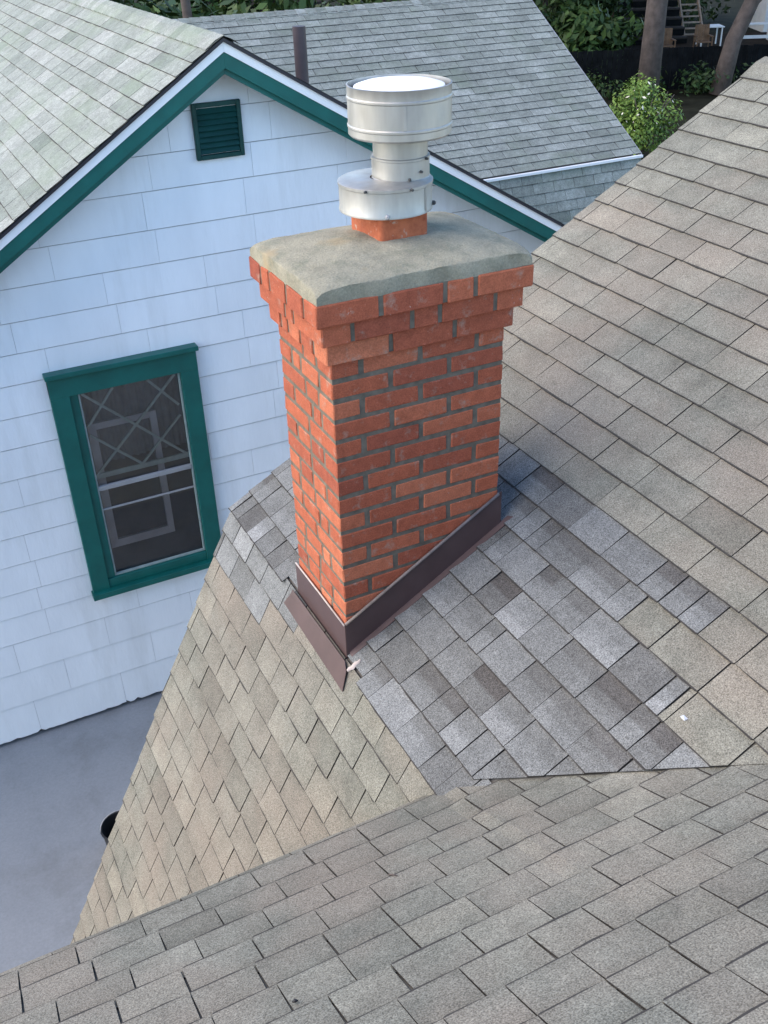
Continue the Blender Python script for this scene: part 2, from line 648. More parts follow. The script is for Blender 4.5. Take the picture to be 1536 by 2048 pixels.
def banded_tab(base, t0, d=.20):  # tone drops towards the upper end of the tab and right at the butt
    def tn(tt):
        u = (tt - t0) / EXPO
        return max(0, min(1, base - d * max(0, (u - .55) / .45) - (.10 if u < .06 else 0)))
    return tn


def tone_pick(mean=0.5, sd=0.16):
    return min(1, max(0, RND.gauss(mean, sd)))


# ================================================================== OUR HOUSE
K = 0.577
CR, SR = math.cos(math.atan(K)), math.sin(math.atan(K))
XB, ZB = -0.014, -1.123
YR = 1.16                                   # rake (gable end) of the main wing
RIDGE_X = 2.752
house = thing("shingled_house", "weathered brown-grey shingled roof that the brick chimney stands on", "house", (0.5, -1.0, -4.5))


def R_z(x):
    return -1.115 + K * x


def f_main(s, t, h):                        # s = y, t = up-slope distance from the break
    return (XB + t * CR - SR * h, s, R_z(XB) + t * SR + CR * h)


KL = math.atan(2.03)


def f_steep(s, t, h):                       # t negative downwards from the break
    return (XB + t * math.cos(KL) - math.sin(KL) * h, s, R_z(XB) + t * math.sin(KL) + math.cos(KL) * h)


# cross wing: plane rising towards the camera, folded over a gambrel break at YF
YF = -0.663
ZF = -1.546 + 0.577 * 0.663
_prof = {}
_st = 0.005
_a30, _a64 = math.atan(0.577), math.atan(2.03)


def _ang(t):
    u = min(1, max(0, (t + 0.035) / 0.07))
    u = u * u * (3 - 2 * u)
    return _a64 + (_a30 - _a64) * u


_N = 1400
_up = [(YF, ZF)]
for i in range(_N):
    a = _ang((i + .5) * _st)
    _up.append((_up[-1][0] - math.cos(a) * _st, _up[-1][1] + math.sin(a) * _st))
_dn = [(YF, ZF)]
for i in range(_N):
    a = _ang(-(i + .5) * _st)
    _dn.append((_dn[-1][0] + math.cos(a) * _st, _dn[-1][1] - math.sin(a) * _st))


def prof(t):
    arr = _up if t >= 0 else _dn
    k = min(abs(t) / _st, _N - 1.001)
    i = int(k)
    f = k - i
    return (arr[i][0] * (1 - f) + arr[i + 1][0] * f, arr[i][1] * (1 - f) + arr[i + 1][1] * f)


def f_cross(s, t, h):                       # s = x
    y, z = prof(t)
    a = _ang(t)
    y += math.sin(a) * h
    z += math.cos(a) * h
    r = (R_z(s) if s > XB else R_z(XB) + 2.03 * (s - XB)) - (0.10 if s > XB else 0.07)
    if s > -2.0:
        d = z - r
        z = 0.5 * (z + r + math.sqrt(d * d + (0.10 if s > XB else 0.04) ** 2)) if d < 0.6 else z
    return (s, y, z)


# decks
mb = MB()
for (x0, x1) in ((0, 1.6), (1.6, 3.207)):
    mb.poly([f_main(YR, x0, 0), f_main(-5.5, x0, 0), f_main(-5.5, x1, 0), f_main(YR, x1, 0)])
main = mb.build("main_roof_slope", M_DECK, house)
mb = MB()
mb.poly([f_steep(YR, -2.75, 0), f_steep(-1.1, -2.75, 0), f_steep(-1.1, 0, 0), f_steep(YR, 0, 0)])
steep = mb.build("steep_roof_slope", M_DECK, house)
mb = MB()
grid = {}
ss = [-3.0 + 0.25 * i for i in range(10)] + [-0.55 + 0.05 * i for i in range(56)]
ts = [-2.75, -1.5, -0.8, -0.3, -0.12, -0.05, -0.025, 0, 0.025, 0.05] + [0.1 + 0.1 * i for i in range(31)]
for i, s_ in enumerate(ss):
    for j, t_ in enumerate(ts):
        grid[i, j] = mb.vert(f_cross(s_, t_, 0))
for i in range(len(ss) - 1):
    for j in range(len(ts) - 1):
        mb.face((grid[i, j], grid[i, j + 1], grid[i + 1, j + 1], grid[i + 1, j]))
cross = mb.build("cross_roof_slope", M_DECK, house)

# patch: how far each course of newer shingles reaches towards the right (y)
PATCH_END = {0: -2, 1: -2, 2: -2, 3: -2, 4: -2, 5: -0.99, 6: -0.66, 7: -0.878}
main_roof = Roof(main, [M_OLD, M_EDGE], "shingle", 300, "far_shingles")


def cut_main(poly):
    poly = clip(poly, -1, 0, -(YR + 0.012))
    # closed-cut valley line  y = -0.715 - 1.029 (x - 0.072)
    # -> s + 1.029*CR*t >= -0.715 - 1.029*(XB - 0.072)
    return clip(poly, 1, 1.029 * CR, -0.715 - 1.029 * (XB - 0.072) - 0.028)


TH = 0.0045
nrow = 0
t = 0.0
while t < 3.15:
    k = nrow
    t0 = 0.0998 + EXPO * (k - 1) + RND.uniform(-0.002, 0.002) if k > 0 else -0.018
    t1 = 0.0998 + EXPO * k + 0.035
    t = t0 + EXPO
    ymax = YR + 0.1
    ye = PATCH_END.get(k)
    lo = ye if ye is not None else -5.4
    if ye is not None:
        # laminated shingles: a full under-ply and thicker, darker or paler teeth over it
        y = ymax
        while y > max(lo, -0.9 - t0):
            wd = RND.uniform(0.07, 0.19)
            y2 = max(lo, y - wd)
            if y2 - lo < 0.05:
                y2 = lo
            tall = RND.random() < 0.62
            base_t = tone_pick(0.62, 0.14) if tall else tone_pick(0.40, 0.12)
            band = RND.random() < 0.55
            dk = RND.uniform(0.08, 0.26)
            hi_t = base_t + RND.uniform(0.0, 0.22)

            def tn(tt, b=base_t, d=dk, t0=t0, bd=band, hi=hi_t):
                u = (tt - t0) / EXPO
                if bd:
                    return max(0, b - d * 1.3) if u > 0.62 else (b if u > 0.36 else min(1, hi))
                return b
            gap = RND.choice((0.0006, 0.001, 0.003))
            poly = outline(y2 + gap, y - gap, t0, t1, 0.0016)
            poly = cut_main(poly) if k else clip(cut_main(poly) if False else clip(poly, -1, 0, -(YR + .012)), 1, 0.55, -0.735)
            if k == 0 and y2 < .45 and y > -.02:      # the apron lies here instead
                poly = clip(poly, 0, 1, .018)
            th = TH * (1.7 if tall else 0.9)
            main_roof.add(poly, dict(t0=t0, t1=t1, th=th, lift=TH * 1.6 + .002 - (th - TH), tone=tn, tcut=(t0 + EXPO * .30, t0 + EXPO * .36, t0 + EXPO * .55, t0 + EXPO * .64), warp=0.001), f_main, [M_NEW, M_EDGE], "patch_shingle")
            y = y2
        hi_y = lo
    else:
        hi_y = ymax
    off = (0.114 if k % 2 else 0.0) + RND.uniform(-0.03, 0.03)
    if ye != -2:
        for (a, b) in rows_of(-5.4, hi_y + 0.3, 0.235, off, 0.03):
            b2 = min(b, hi_y - 0.002)
            if b2 - a < 0.02:
                continue
            poly = cut_main(outline(a, b2, t0, t1, 0.0022))
            main_roof.add(poly, dict(t0=t0, t1=t1, th=TH, lift=TH + .0028, tone=banded_tab(tone_pick(0.66, 0.12), t0), tcut=(t0 + .015, t0 + EXPO * .55, t0 + EXPO), warp=0.0016), f_main)
    nrow += 1
main_roof.finish()

steep_roof = Roof(steep, [M_OLD, M_EDGE], "shingle", 300, "hidden_shingles")
for k in range(21):
    t1 = -EXPO * k + 0.012
    t0 = t1 - EXPO - 0.0
    t1b = t1 + (0.035 if k else 0.0)
    off = (0.1 if k % 2 else 0.0) + RND.uniform(-0.03, 0.03)
    for (a, b) in rows_of(-1.1, YR + .3, 0.185, off, 0.022):
        poly = clip(outline(a, b, t0, t1b, 0.003), -1, 0, -(YR + 0.010 + RND.uniform(-.003, .004)))
        patch = k < 2 and a > 0.26 + 0.16 * k
        steep_roof.add(poly, dict(t0=t0, t1=t1b, th=TH * 1.1, lift=TH + .0035, tone=banded_tab(tone_pick(0.60, 0.14), t0), tcut=(t0 + .015, t0 + EXPO * .55, t0 + EXPO), warp=0.003), f_steep,
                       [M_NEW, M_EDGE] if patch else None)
steep_roof.finish()

cross_roof = Roof(cross, [M_OLD, M_EDGE], "shingle", 300, "hidden_shingles")
for k in range(-21, 24):
    t0 = EXPO * k + 0.035 + RND.uniform(-0.002, 0.002)
    t1 = t0 + EXPO + 0.03
    off = (0.079 if k % 2 else 0.0) + RND.uniform(-0.025, 0.025)
    for (a, b) in rows_of(-3.0, 2.2, 0.158, off, 0.02):
        y, z = prof((t0 + t1) / 2)
        xm = (a + b) / 2
        if z < R_z(xm - 0.30) - 0.03 or (t0 < -0.15 and xm > -0.1):   # buried under the main slope
            continue
        poly = outline(a, b, t0, t1, 0.0022)
        m = 0.52 + 0.10 * math.sin(xm * 2.1 + t0 * 1.7)
        tc = (t0 + .015, t0 + .045, t0 + EXPO * .55, t0 + EXPO)
        near = z < R_z(xm + .2) + 0.25
        cross_roof.add(poly, dict(t0=t0, t1=t1, th=TH, lift=TH + .0028, tone=banded_tab(tone_pick(m + .05, 0.12), t0), warp=0.0014, sdiv=0.05 if near else 0.16, tcut=tc), f_cross)
cross_roof.finish()

# ridge caps along the top of the main slope
RZ = R_z(RIDGE_X)
y = YR + 0.01
while y > -2.2:
    mb = MB()
    b = 0.0
    tn = tone_pick(0.62, 0.12)
    prev = None
    for (ya, lift) in ((y, 0.016), (y - 0.17, 0.008)):
        ring = []
        for dx, dz in ((-0.125, -0.072), (-0.05, -0.022), (0.0, -0.004), (0.05, -0.022), (0.125, -0.072)):
            ring.append(mb.vert((RIDGE_X + dx, ya, RZ + dz + lift), tn))
        if prev:
            for i in range(4):
                mb.face((prev[i], prev[i + 1], ring[i + 1], ring[i]))
        else:
            first = ring
        prev = ring
    low = [mb.vert((v[0], v[1], v[2] - 0.006), tn) for v in [mb.v[i] for i in first]]
    for i in range(4):
        mb.face((first[i], low[i], low[i + 1], first[i + 1]), 1)
    mb.build("ridge_cap", [M_OLD, M_EDGE], main)
    y -= 0.141
# far side of the ridge, rake boards, walls
mb = MB()
mb.poly([(RIDGE_X, YR, RZ), (RIDGE_X, -5.5, RZ), (RIDGE_X + 2.76, -5.5, RZ - 1.593), (RIDGE_X + 2.76, YR, RZ - 1.593)])
mb.build("back_roof_slope", M_OLD, house)
mb = MB()
for (pa, pb) in ((f_main(YR, 0, -.004), f_main(YR, 3.19, -.004)), (f_steep(YR, -2.75, -.004), f_steep(YR, 0, -.004))):
    a, b = Vector(pa), Vector(pb)
    mb.hexa([a + Vector((0, -.02, -.16)), b + Vector((0, -.02, -.16)), b + Vector((0, -.02, 0)), a + Vector((0, -.02, 0))],
            [a + Vector((0, 0, -.16)), b + Vector((0, 0, -.16)), b, a])
mb.build("rake_board", M_TRIM, house)
mb = MB()
mb.hexa([(-1.0, 0.9, -4.6), (6.0, 0.9, -4.6), (6.0, 0.9, -1.6), (RIDGE_X, 0.9, RZ - .25), (0.15, 0.9, -1.25), (-1.0, 0.9, -3.55)],
        [(-1.0, -5.4, -4.6), (6.0, -5.4, -4.6), (6.0, -5.4, -1.6), (RIDGE_X, -5.4, RZ - .25), (0.15, -5.4, -1.25), (-1.0, -5.4, -3.55)])
mb.hexa([(-2.8, 0.3, -4.6), (-2.8, -5.4, -4.6), (-2.8, -5.4, -1.3), (-2.8, -3.6, 0.35), (-2.8, -0.85, -1.25), (-2.8, 0.3, -3.55)],
        [(1.0, 0.3, -4.6), (1.0, -5.4, -4.6), (1.0, -5.4, -1.3), (1.0, -3.6, 0.35), (1.0, -0.85, -1.25), (1.0, 0.3, -3.55)])
mb.build("house_wall", M_WALL2, house)

# ================================================================== CHIMNEY
CW, CDp = 0.605, 0.42
CX, CY = CW / 2, CDp / 2
chim = thing("chimney", "red brick chimney with corbelled top, brown base flashing and a round metal flue cap", "chimney", (CX, CY, -1.0))
COURSE, BH, JT = 0.0677, 0.0545, 0.0155
ZT = 0.2075
mb = MB()
mb.box(0.0025, CW - .0025, 0.0025, CDp - .0025, -1.75, ZT - 3 * COURSE)
for r, e in ((0, .06), (1, .04), (2, .02)):
    mb.box(-e + .0045, CW + e - .0045, -e + .0045, CDp + e - .0045, ZT - (r + 1) * COURSE + .0045, ZT - r * COURSE)
mb.build("mortar_core", M_MORTAR, chim)


def split_run(a, b, parts):
    tot = sum(parts) + JT * (len(parts) - 1)
    k = (b - a - JT * (len(parts) - 1)) / sum(parts)
    out, x = [], a
    for p in parts:
        out.append((x, x + p * k))
        x += p * k + JT
    return out


BD = 0.092
for r in range(24):
    zt = ZT - r * COURSE
    z0, z1 = zt - BH - (JT - (COURSE - BH)) * 0, zt
    z0 = zt - BH
    e = {0: .06, 1: .04, 2: .02}.get(r, 0.0)
    if e:
        z0 = zt - COURSE + .0012
    x0, x1, y0, y1 = -e, CW + e, -e, CDp + e
    bricks = []
    if r % 2 == 0:                 # stretchers on the front run corner to corner
        fx = {0: [.195, .195, .085, .20], 2: [.195, .195, .195]}.get(r, [.195, .195, .195])
        if r == 0:
            fx = [.2, .2, .09, .2]
        for (a, b) in split_run(x0, x1, fx):
            bricks.append((a, b, y0, y0 + BD))
            bricks.append((a, b, y1 - BD, y1))
        for (a, b) in split_run(y0 + BD + JT, y1 - BD - JT, RND.choice(([.1, .1], [.06, .14], [.14, .06])) if e == 0 else [.1, .1, .05]):
            bricks.append((x0, x0 + BD, a, b))
            bricks.append((x1 - BD, x1, a, b))
    else:
        for (a, b) in split_run(y0, y1, RND.choice(([.2, .2], [.2, .12, .08], [.11, .09, .2], [.2, .1, .1])) if e == 0 else [.2, .05, .2]):
            bricks.append((x0, x0 + BD, a, b))
            bricks.append((x1 - BD, x1, a, b))
        fx = [.2, .2] if e == 0 else [.2, .09, .2]
        for (a, b) in split_run(x0 + BD + JT, x1 - BD - JT, fx):
            bricks.append((a, b, y0, y0 + BD))
            bricks.append((a, b, y1 - BD, y1))
    for (a, b, c, d) in bricks:
        # leave out bricks wholly under the roof surface
        if z1 < R_z(b) - 0.10 and z1 < -0.9:
            continue
        mb = MB()
        o = RND.uniform(-.0012, .0012)
        mb.cbox(a, b, c + o, d + o, z0 + RND.uniform(-.0008, .0008), z1, c=.0035, j=.0014, tone=tone_pick(.48, .15))
        mb.build("brick", M_BRICK, chim)

# mortar crown, a domed wash
mb = MB()
nx, ny = 84, 64
xa, xb_, ya_, yb_ = -.060, CW + .060, -.060, CDp + .060


def nz(x, y, s=1.0):
    return (math.sin(x * 31 * s + 1.3) * math.cos(y * 27 * s + .4) + math.sin(x * 67 * s + y * 53 * s) * .5) / 1.5


idx = {}
for i in range(nx + 1):
    for j in range(ny + 1):
        u, v = i / nx, j / ny
        u = u + 0.05 * math.sin(2 * math.pi * u) * -1
        v = v + 0.05 * math.sin(2 * math.pi * v) * -1
        x, y = xa + (xb_ - xa) * u, ya_ + (yb_ - ya_) * v
        dx, dy = min(x - xa, xb_ - x), min(y - ya_, yb_ - y)
        q = 1 - math.exp(-(dx / .085)) if dx < 1 else 1
        q2 = 1 - math.exp(-(dy / .075))
        a_ = .035
        dd = max(0.0, -math.log(math.exp(-max(dx, 0) / a_) + math.exp(-max(dy, 0) / a_)) * a_ + a_ * .69)
        h = .005 + .026 * (1 - math.exp(-dd / .011)) + .046 * (min(dd, .24) / .2) ** .55
        h += (.0012 * nz(x, y) + .0010 * nz(x, y, 2.7) + RND.uniform(-.0007, .0007)) * min(1, (dx + dy) * 12)
        if i in (0, nx) or j in (0, ny):
            ins = .005 + .004 * nz(x * .7, y * .7)
            x = min(max(x, xa + ins), xb_ - ins)
            y = min(max(y, ya_ + ins), yb_ - ins)
        idx[i, j] = mb.vert((x, y, ZT + h))
for i in range(nx):
    for j in range(ny):
        mb.face((idx[i, j], idx[i + 1, j], idx[i + 1, j + 1], idx[i, j + 1]))
rim = [(i, 0) for i in range(nx)] + [(nx, j) for j in range(ny)] + [(i, ny) for i in range(nx, 0, -1)] + [(0, j) for j in range(ny, 0, -1)]
low = []
for (i, j) in rim:
    p = mb.v[idx[i, j]]
    low.append(mb.vert((p[0], p[1], ZT - .002 - .003 * (0.5 + 0.5 * nz(p[0] * .8, p[1] * .8)))))
for a in range(len(rim)):
    b = (a + 1) % len(rim)
    mb.face((idx[rim[a]], low[a], low[b], idx[rim[b]]))
mb.build("mortar_crown", M_CROWN, chim, smooth=60)

# clay flue tile with rounded corners
mb = MB()
fx0, fx1, fy0, fy1, rc = .249, .416, .150, .365, .016


def rrect(x0, x1, y0, y1, r, n=5):
    pts = []
    for (cx, cy, a0) in ((x1 - r, y1 - r, 0), (x0 + r, y1 - r, 90), (x0 + r, y0 + r, 180), (x1 - r, y0 + r, 270)):
        for k in range(n):
            a = math.radians(a0 + 90 * k / (n - 1))
            pts.append((cx + r * math.cos(a), cy + r * math.sin(a)))
    return pts


rr, ri = rrect(fx0, fx1, fy0, fy1, rc), rrect(fx0 + .02, fx1 - .02, fy0 + .02, fy1 - .02, rc * .5)
lo_, hi_ = [mb.vert((x, y, .20)) for x, y in rr], [mb.vert((x, y, .375)) for x, y in rr]
hi2, lo2 = [mb.vert((x, y, .375)) for x, y in ri], [mb.vert((x, y, .20)) for x, y in ri]
n = len(rr)
for a, b in ((lo_, hi_), (hi_, hi2), (hi2, lo2)):
    for k in range(n):
        mb.face((a[k], a[(k + 1) % n], b[(k + 1) % n], b[k]))
mb.build("flue_tile", M_CLAY, chim, smooth=50)
mb = MB()
for k in range(26):                                # lumps of mortar round the foot of the tile
    q = rr[RND.randrange(n)]
    q2 = rr[(rr.index(q) + 1) % n]
    u = RND.random()
    px_, py_ = q[0] + (q2[0] - q[0]) * u, q[1] + (q2[1] - q[1]) * u
    r = RND.uniform(.007, .016)
    zb = ZT + .060
    top = mb.vert((px_, py_, zb + r * RND.uniform(.5, 1.5)))
    ring = [mb.vert((px_ + r * 1.3 * math.cos(a * 1.047), py_ + r * 1.3 * math.sin(a * 1.047), zb - .012)) for a in range(6)]
    for a in range(6):
        mb.face((ring[a], ring[(a + 1) % 6], top))
o = mb.build("mortar_lumps", M_CROWN, chim, smooth='all')
tag(o, kind="stuff")

# metal cap
cap = MB()
SCP = 0.897
bx, by = .3255, .26
ax_, ay_ = .3785, .26
cap.lathe(bx, by, [(r * .93, z) for r, z in [(.150, .357), (.1555, .357), (.1555, .363), (.1535, .367), (.1535, .432), (.1565, .434), (.1565, .442), (.150, .445), (.05, .449)]], 56)
capo = cap.build("flue_cap", M_ALU, chim, smooth=35)
mb = MB()
mb.lathe(ax_, ay_, [(r * SCP, z) for r, z in [(.101, .440), (.101, .446), (.0985, .448), (.0985, .500), (.1005, .502), (.1005, .507), (.0925, .509), (.0925, .600), (.08, .600)]], 48)
mb.build("neck", M_ALU, capo, smooth=35)
mb = MB()
mb.lathe(ax_, ay_, [(r * SCP, z) for r, z in [(.0925, .572), (.150, .566), (.166, .568), (.172, .574), (.172, .592), (.1745, .595), (.1745, .600), (.172, .603), (.172, .670), (.1745, .673), (.1745, .678), (.172, .681), (.172, .706),
                    (.1735, .709), (.169, .710), (.168, .690), (.168, .600)]], 64)
mb.build("wind_band", M_ALU, capo, smooth=35)
mb = MB()
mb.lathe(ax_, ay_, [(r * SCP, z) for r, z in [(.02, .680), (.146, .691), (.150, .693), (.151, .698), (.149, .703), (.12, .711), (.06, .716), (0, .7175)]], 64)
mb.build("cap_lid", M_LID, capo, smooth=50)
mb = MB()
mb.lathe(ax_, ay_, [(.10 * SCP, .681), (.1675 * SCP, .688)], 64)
mb.build("gap_shade_ring", M_ALUD, capo)  # dark ring laid in as the shade between lid and band
for k in range(4):
    a = math.radians(20 + 90 * k)
    mb = MB()
    c_, s_ = math.cos(a), math.sin(a)
    mb.tube([(ax_ + .121 * c_, ay_ + .121 * s_, .69), (ax_ + .1515 * c_, ay_ + .1515 * s_, .690)], .008, 6)
    mb.build("lid_bracket", M_ALUD, capo)
for (nm_, cxx, r_, za, zb_, az) in (("band_seam", ax_, .172 * SCP, .604, .669, -112), ("base_seam", bx, .1535 * .93, .362, .431, -60)):
    a = math.radians(az)
    mb = MB()
    p0 = [(cxx + (r_ - .0005) * math.cos(a + d_), by + (r_ - .0005) * math.sin(a + d_)) for d_ in (-.03, .03)]
    p1 = [(cxx + (r_ + .0018) * math.cos(a + d_), by + (r_ + .0018) * math.sin(a + d_)) for d_ in (-.03, .03)]
    lp = [p0[0], p1[0], p1[1], p0[1]]
    mb.hexa([(x, y, za) for x, y in lp], [(x, y, zb_) for x, y in lp])
    mb.build(nm_, M_ALU, capo)
for (az, rr_, zz, cxx) in ((-115, .157, .366, bx), (-35, .157, .372, bx), (-140, .158, .438, bx), (-85, .158, .438, bx), (-75, .0995, .470, ax_), (-60, .101, .504, ax_), (-100, .0995, .452, ax_)):
    a = math.radians(az)
    mb = MB()
    d = Vector((math.cos(a), math.sin(a), 0))
    p = Vector((cxx, by, zz)) + d * (rr_ * (.93 if cxx == bx else SCP) - .002)
    mb.tube([p, p + d * .006, p + d * .010], [.0075, .0075, .004] if zz < .4 else [.0045, .0045, .003], 6)
    mb.build("screw", M_BAR if zz < .37 else M_ALUD, capo)

# flashing: side pan, apron and their seams
off = .0055
mb = MB()
xs0, xs1 = -off, CW + .012


def zr(x):
    return R_z(x) + .012


H = 0.137
for (y0, y1) in ((-off - .0016, -off),):
    mb.hexa([(xs0, y0, zr(xs0) - .03), (xs1, y0, zr(xs1) - .03), (xs1, y0, zr(xs1) + H), (xs0, y0, zr(xs0) + H)],
            [(xs0, y1, zr(xs0) - .03), (xs1, y1, zr(xs1) - .03), (xs1, y1, zr(xs1) + H), (xs0, y1, zr(xs0) + H)])
mb.build("side_flashing", M_FLASH, chim)
mb = MB()
for (h0, h1) in ((.010, .0125),):
    def q(x, y, h):
        return (x, y, R_z(x) + h * 1.155)
    mb.hexa([q(xs0 + .01, -.026, h0), q(xs1 + .045, -.026, h0), q(xs1 + .03, -off, h0), q(xs0 + .01, -off, h0)],
            [q(xs0 + .01, -.026, h1), q(xs1 + .045, -.026, h1), q(xs1 + .03, -off, h1 + .006), q(xs0 + .01, -off, h1 + .006)])
mb.build("side_flange", M_FLASH, chim)
mb = MB()
ztop = -.972
mb.box(-off - .0016, -off, -off, CDp + .02, -1.16, ztop)
mb.build("front_flashing", M_FLASH, chim)
mb = MB()


def fs(s, t, h):
    return f_steep(s, t, h)


ap = [(-.028, .012, .016), (.452, .012, .016), (.452, -.004, .0165), (.475, -.062, .016), (-.085, -.078, .0165), (-.06, -.01, .017)]
mb.hexa([fs(a, b, c) for a, b, c in ap][::-1], [fs(a, b, c + .0022) for a, b, c in ap][::-1])
mb.build("apron_flashing", M_FLASH, chim)
mb = MB()
mb.tube([(-off - .003, -off, ztop + .002), (-off - .003, .2, ztop + .0035), (-off - .003, CDp + .012, ztop + .001)], 0.0036, 6)
mb.build("sealant_bead", M_SEAL, chim, smooth='all')
mb = MB()
mb.tube([(-off, -off - .003, zr(0) + H + .002), (.3, -off - .003, zr(.3) + H + .003), (CW, -off - .003, zr(CW) + H + .001)], .0055, 6)
mb.build("sealant_bead", M_SEALG, chim, smooth='all')
mb = MB()
prev = None
for k in range(7):
    t_ = -.014 + .010 * k
    c_ = -.066 + .003 * math.sin(k * 2.1)
    wv = (.004, .008, .010, .010, .009, .006, .003)[k]
    ring = [mb.vert(f_main(c_ - wv, t_, .013)), mb.vert(f_main(c_ - wv * .4, t_, .018 + .002 * math.sin(k * 3))), mb.vert(f_main(c_ + wv * .6, t_, .018)), mb.vert(f_main(c_ + wv, t_, .013))]
    if prev:
        for q_ in range(3):
            mb.face((prev[q_], ring[q_], ring[q_ + 1], prev[q_ + 1]))
    prev = ring
tag(mb.build("sealant_blob", M_SEAL, chim, smooth='all'), "pale torn sealant at the lower front corner of the flashing")

# ================================================================== WHITE HOUSE
YW, YO = 4.0, 3.75
AXP, AZP = 1.012, 0.46                     # outer apex of the gable roof
ML, MR = 0.635, 0.584
wh = thing("white_house", "white sided house with dark green window and gable trim beyond the brick chimney", "house", (1.0, 7.0, -4.5))


def top_z(x, drop=0.0):
    return AZP - drop - (ML * (AXP - x) if x < AXP else MR * (x - AXP))


mb = MB()
XL, XR_ = -3.9, 4.15  # left end extended out of view so the house shades the driveway
mb.hexa([(XL, YW + .01, -4.55), (XR_, YW + .01, -4.55), (XR_, YW + .01, top_z(XR_, .1)), (AXP, YW + .01, top_z(AXP, .1)), (XL, YW + .01, top_z(XL, .1))],
        [(XL, YW + .05, -4.55), (XR_, YW + .05, -4.55), (XR_, YW + .05, top_z(XR_, .1)), (AXP, YW + .05, top_z(AXP, .1)), (XL, YW + .05, top_z(XL, .1))])
# opening for the window is cut by building the sheathing in strips
mb = MB()
WX0, WX1, WZ0, WZ1 = -.30, .575, -3.25, -1.58


def strip(x0, x1, z0, zt=None):
    za = min(top_z(x0, .1), 9) if zt is None else zt
    zb = top_z(x1, .1) if zt is None else zt
    mb.hexa([(x0, YW + .012, z0), (x1, YW + .012, z0), (x1, YW + .012, zb), (x0, YW + .012, za)],
            [(x0, YW + .06, z0), (x1, YW + .06, z0), (x1, YW + .06, zb), (x0, YW + .06, za)])


strip(XL, WX0, -4.44)
strip(WX0, WX1, -4.44, WZ0)
strip(WX0, WX1, WZ1)
strip(WX1, AXP, -4.44)
strip(AXP, XR_, -4.44)
gw = mb.build("gable_wall", M_GAP, wh)
mb = MB()
mb.box(XL + .04, XR_ - .04, YW + .045, YW + .20, -4.62, -4.42)
mb.build("foundation", M_DRIP, wh)
mb = MB()
for (x0, x1) in ((XL, XL + .1), (XR_ - .1, XR_)):
    mb.box(x0, x1, YW + .06, 11.5, -4.5, top_z(x0 if x0 < 0 else x1, .12) - .05)
mb.box(XL + .1, XR_ - .1, 11.4, 11.5, -4.5, -1.4)
mb.build("side_wall", M_WALL2, wh)

ROWS = [.47, .255, .03, -.205, -.425, -.670, -.895, -1.115, -1.325, -1.535, -1.762, -1.984, -2.215, -2.435, -2.660, -2.890, -3.125, -3.325, -3.56, -3.83, -4.137, -4.452]
known = {6: (.115, .805), 5: (.50,), 7: (.17, .868, -.527), 8: (.345,), 14: (-.76,), 15: (-.73,), 18: (-1.03,), 19: (-.706,), 20: (-1.0, -.254), 4: (.45,), 3: (.523, 1.155)}
PWD = 0.688
for r in range(len(ROWS) - 1):
    zt, zb = ROWS[r], ROWS[r + 1]
    x = (known[r][0] if r in known else RND.uniform(0, PWD)) - PWD * 6
    while x < XR_:
        x0, x1 = x + .001, x + PWD - .001
        x += PWD
        poly = [(x0, zb + .0065), (x1, zb + .0065), (x1, zt), (x0, zt)]
        if r == len(ROWS) - 2:            # chipped lower edge
            nseg = 22
            poly = [(x0 + (x1 - x0) * i / nseg, zb + RND.choice((0, 0, .003, .008, .02)) * RND.random() + (.04 * RND.random() if i in (0, nseg) else 0)) for i in range(nseg + 1)] + poly[2:]
        poly = clip(poly, 1, 0, XL)
        poly = clip(poly, -1, 0, -XR_)
        # under the two roof slopes
        poly = clip(poly, ML, -1, ML * AXP - AZP + .12)
        poly = clip(poly, -MR, -1, -MR * AXP - AZP + .12)
        if len(poly) < 3:
            continue
        # leave the window opening free
        cxs = [p[0] for p in poly]
        pieces = [poly]
        if zb < WZ1 and zt > WZ0 and max(cxs) > WX0 and min(cxs) < WX1:
            pieces = [clip(poly, -1, 0, -WX0), clip(poly, 1, 0, WX1)]
            mid = clip(clip(poly, 1, 0, WX0), -1, 0, -WX1)
            if len(mid) >= 3:
                pieces += [clip(mid, 0, 1, WZ1), clip(mid, 0, -1, -WZ0)]
        tn = RND.uniform(.2, 1)
        for p in pieces:
            if len(p) < 3 or max(a[0] for a in p) - min(a[0] for a in p) < .004 or max(a[1] for a in p) - min(a[1] for a in p) < .004:
                continue
            mb = MB()
            dy = RND.uniform(-.0012, .0012)

            def yy(z):
                return YW + dy + (-.0075 * min(1, max(0, (zt - z) / (zt - zb))) + .006)
            front = [(a, yy(b) - .005, b) for a, b in p]
            back = [(a, yy(b), b) for a, b in p]
            mb.hexa(back, front, tone=tn)
            mb.build("siding_panel", M_SIDE, gw)

# rake trim, both slopes
XEL, XER = -4.2, 4.35


def rake(name, mat, xs, d0, d1, y0, y1):
    xa, xb2 = xs
    mb = MB()
    a, b = (xa, xb2)
    mb.hexa([(a, y0, top_z(a, d1)), (b, y0, top_z(b, d1)), (b, y0, top_z(b, d0)), (a, y0, top_z(a, d0))],
            [(a, y1, top_z(a, d1)), (b, y1, top_z(b, d1)), (b, y1, top_z(b, d0)), (a, y1, top_z(a, d0))])
    return mb.build(name, mat, wh)


for xs in ((XEL, AXP - .0004), (AXP + .0004, XER)):
    rake("drip_edge", M_DRIP, xs, 0.0, .022, YO - .012, YO + .2)
    rake("rake_trim", M_TRIM, xs, .0225, .078, YO, YO + .03)
    rake("rake_fascia", M_GREEN, xs, .0785, .170, YO + .008, YO + .03)
    rake("rake_moulding", M_GREEN, xs, .165, .205, YO + .03, YO + .055)
    rake("soffit", M_GREEN, xs, .150, .16, YO + .055, YW - .006)

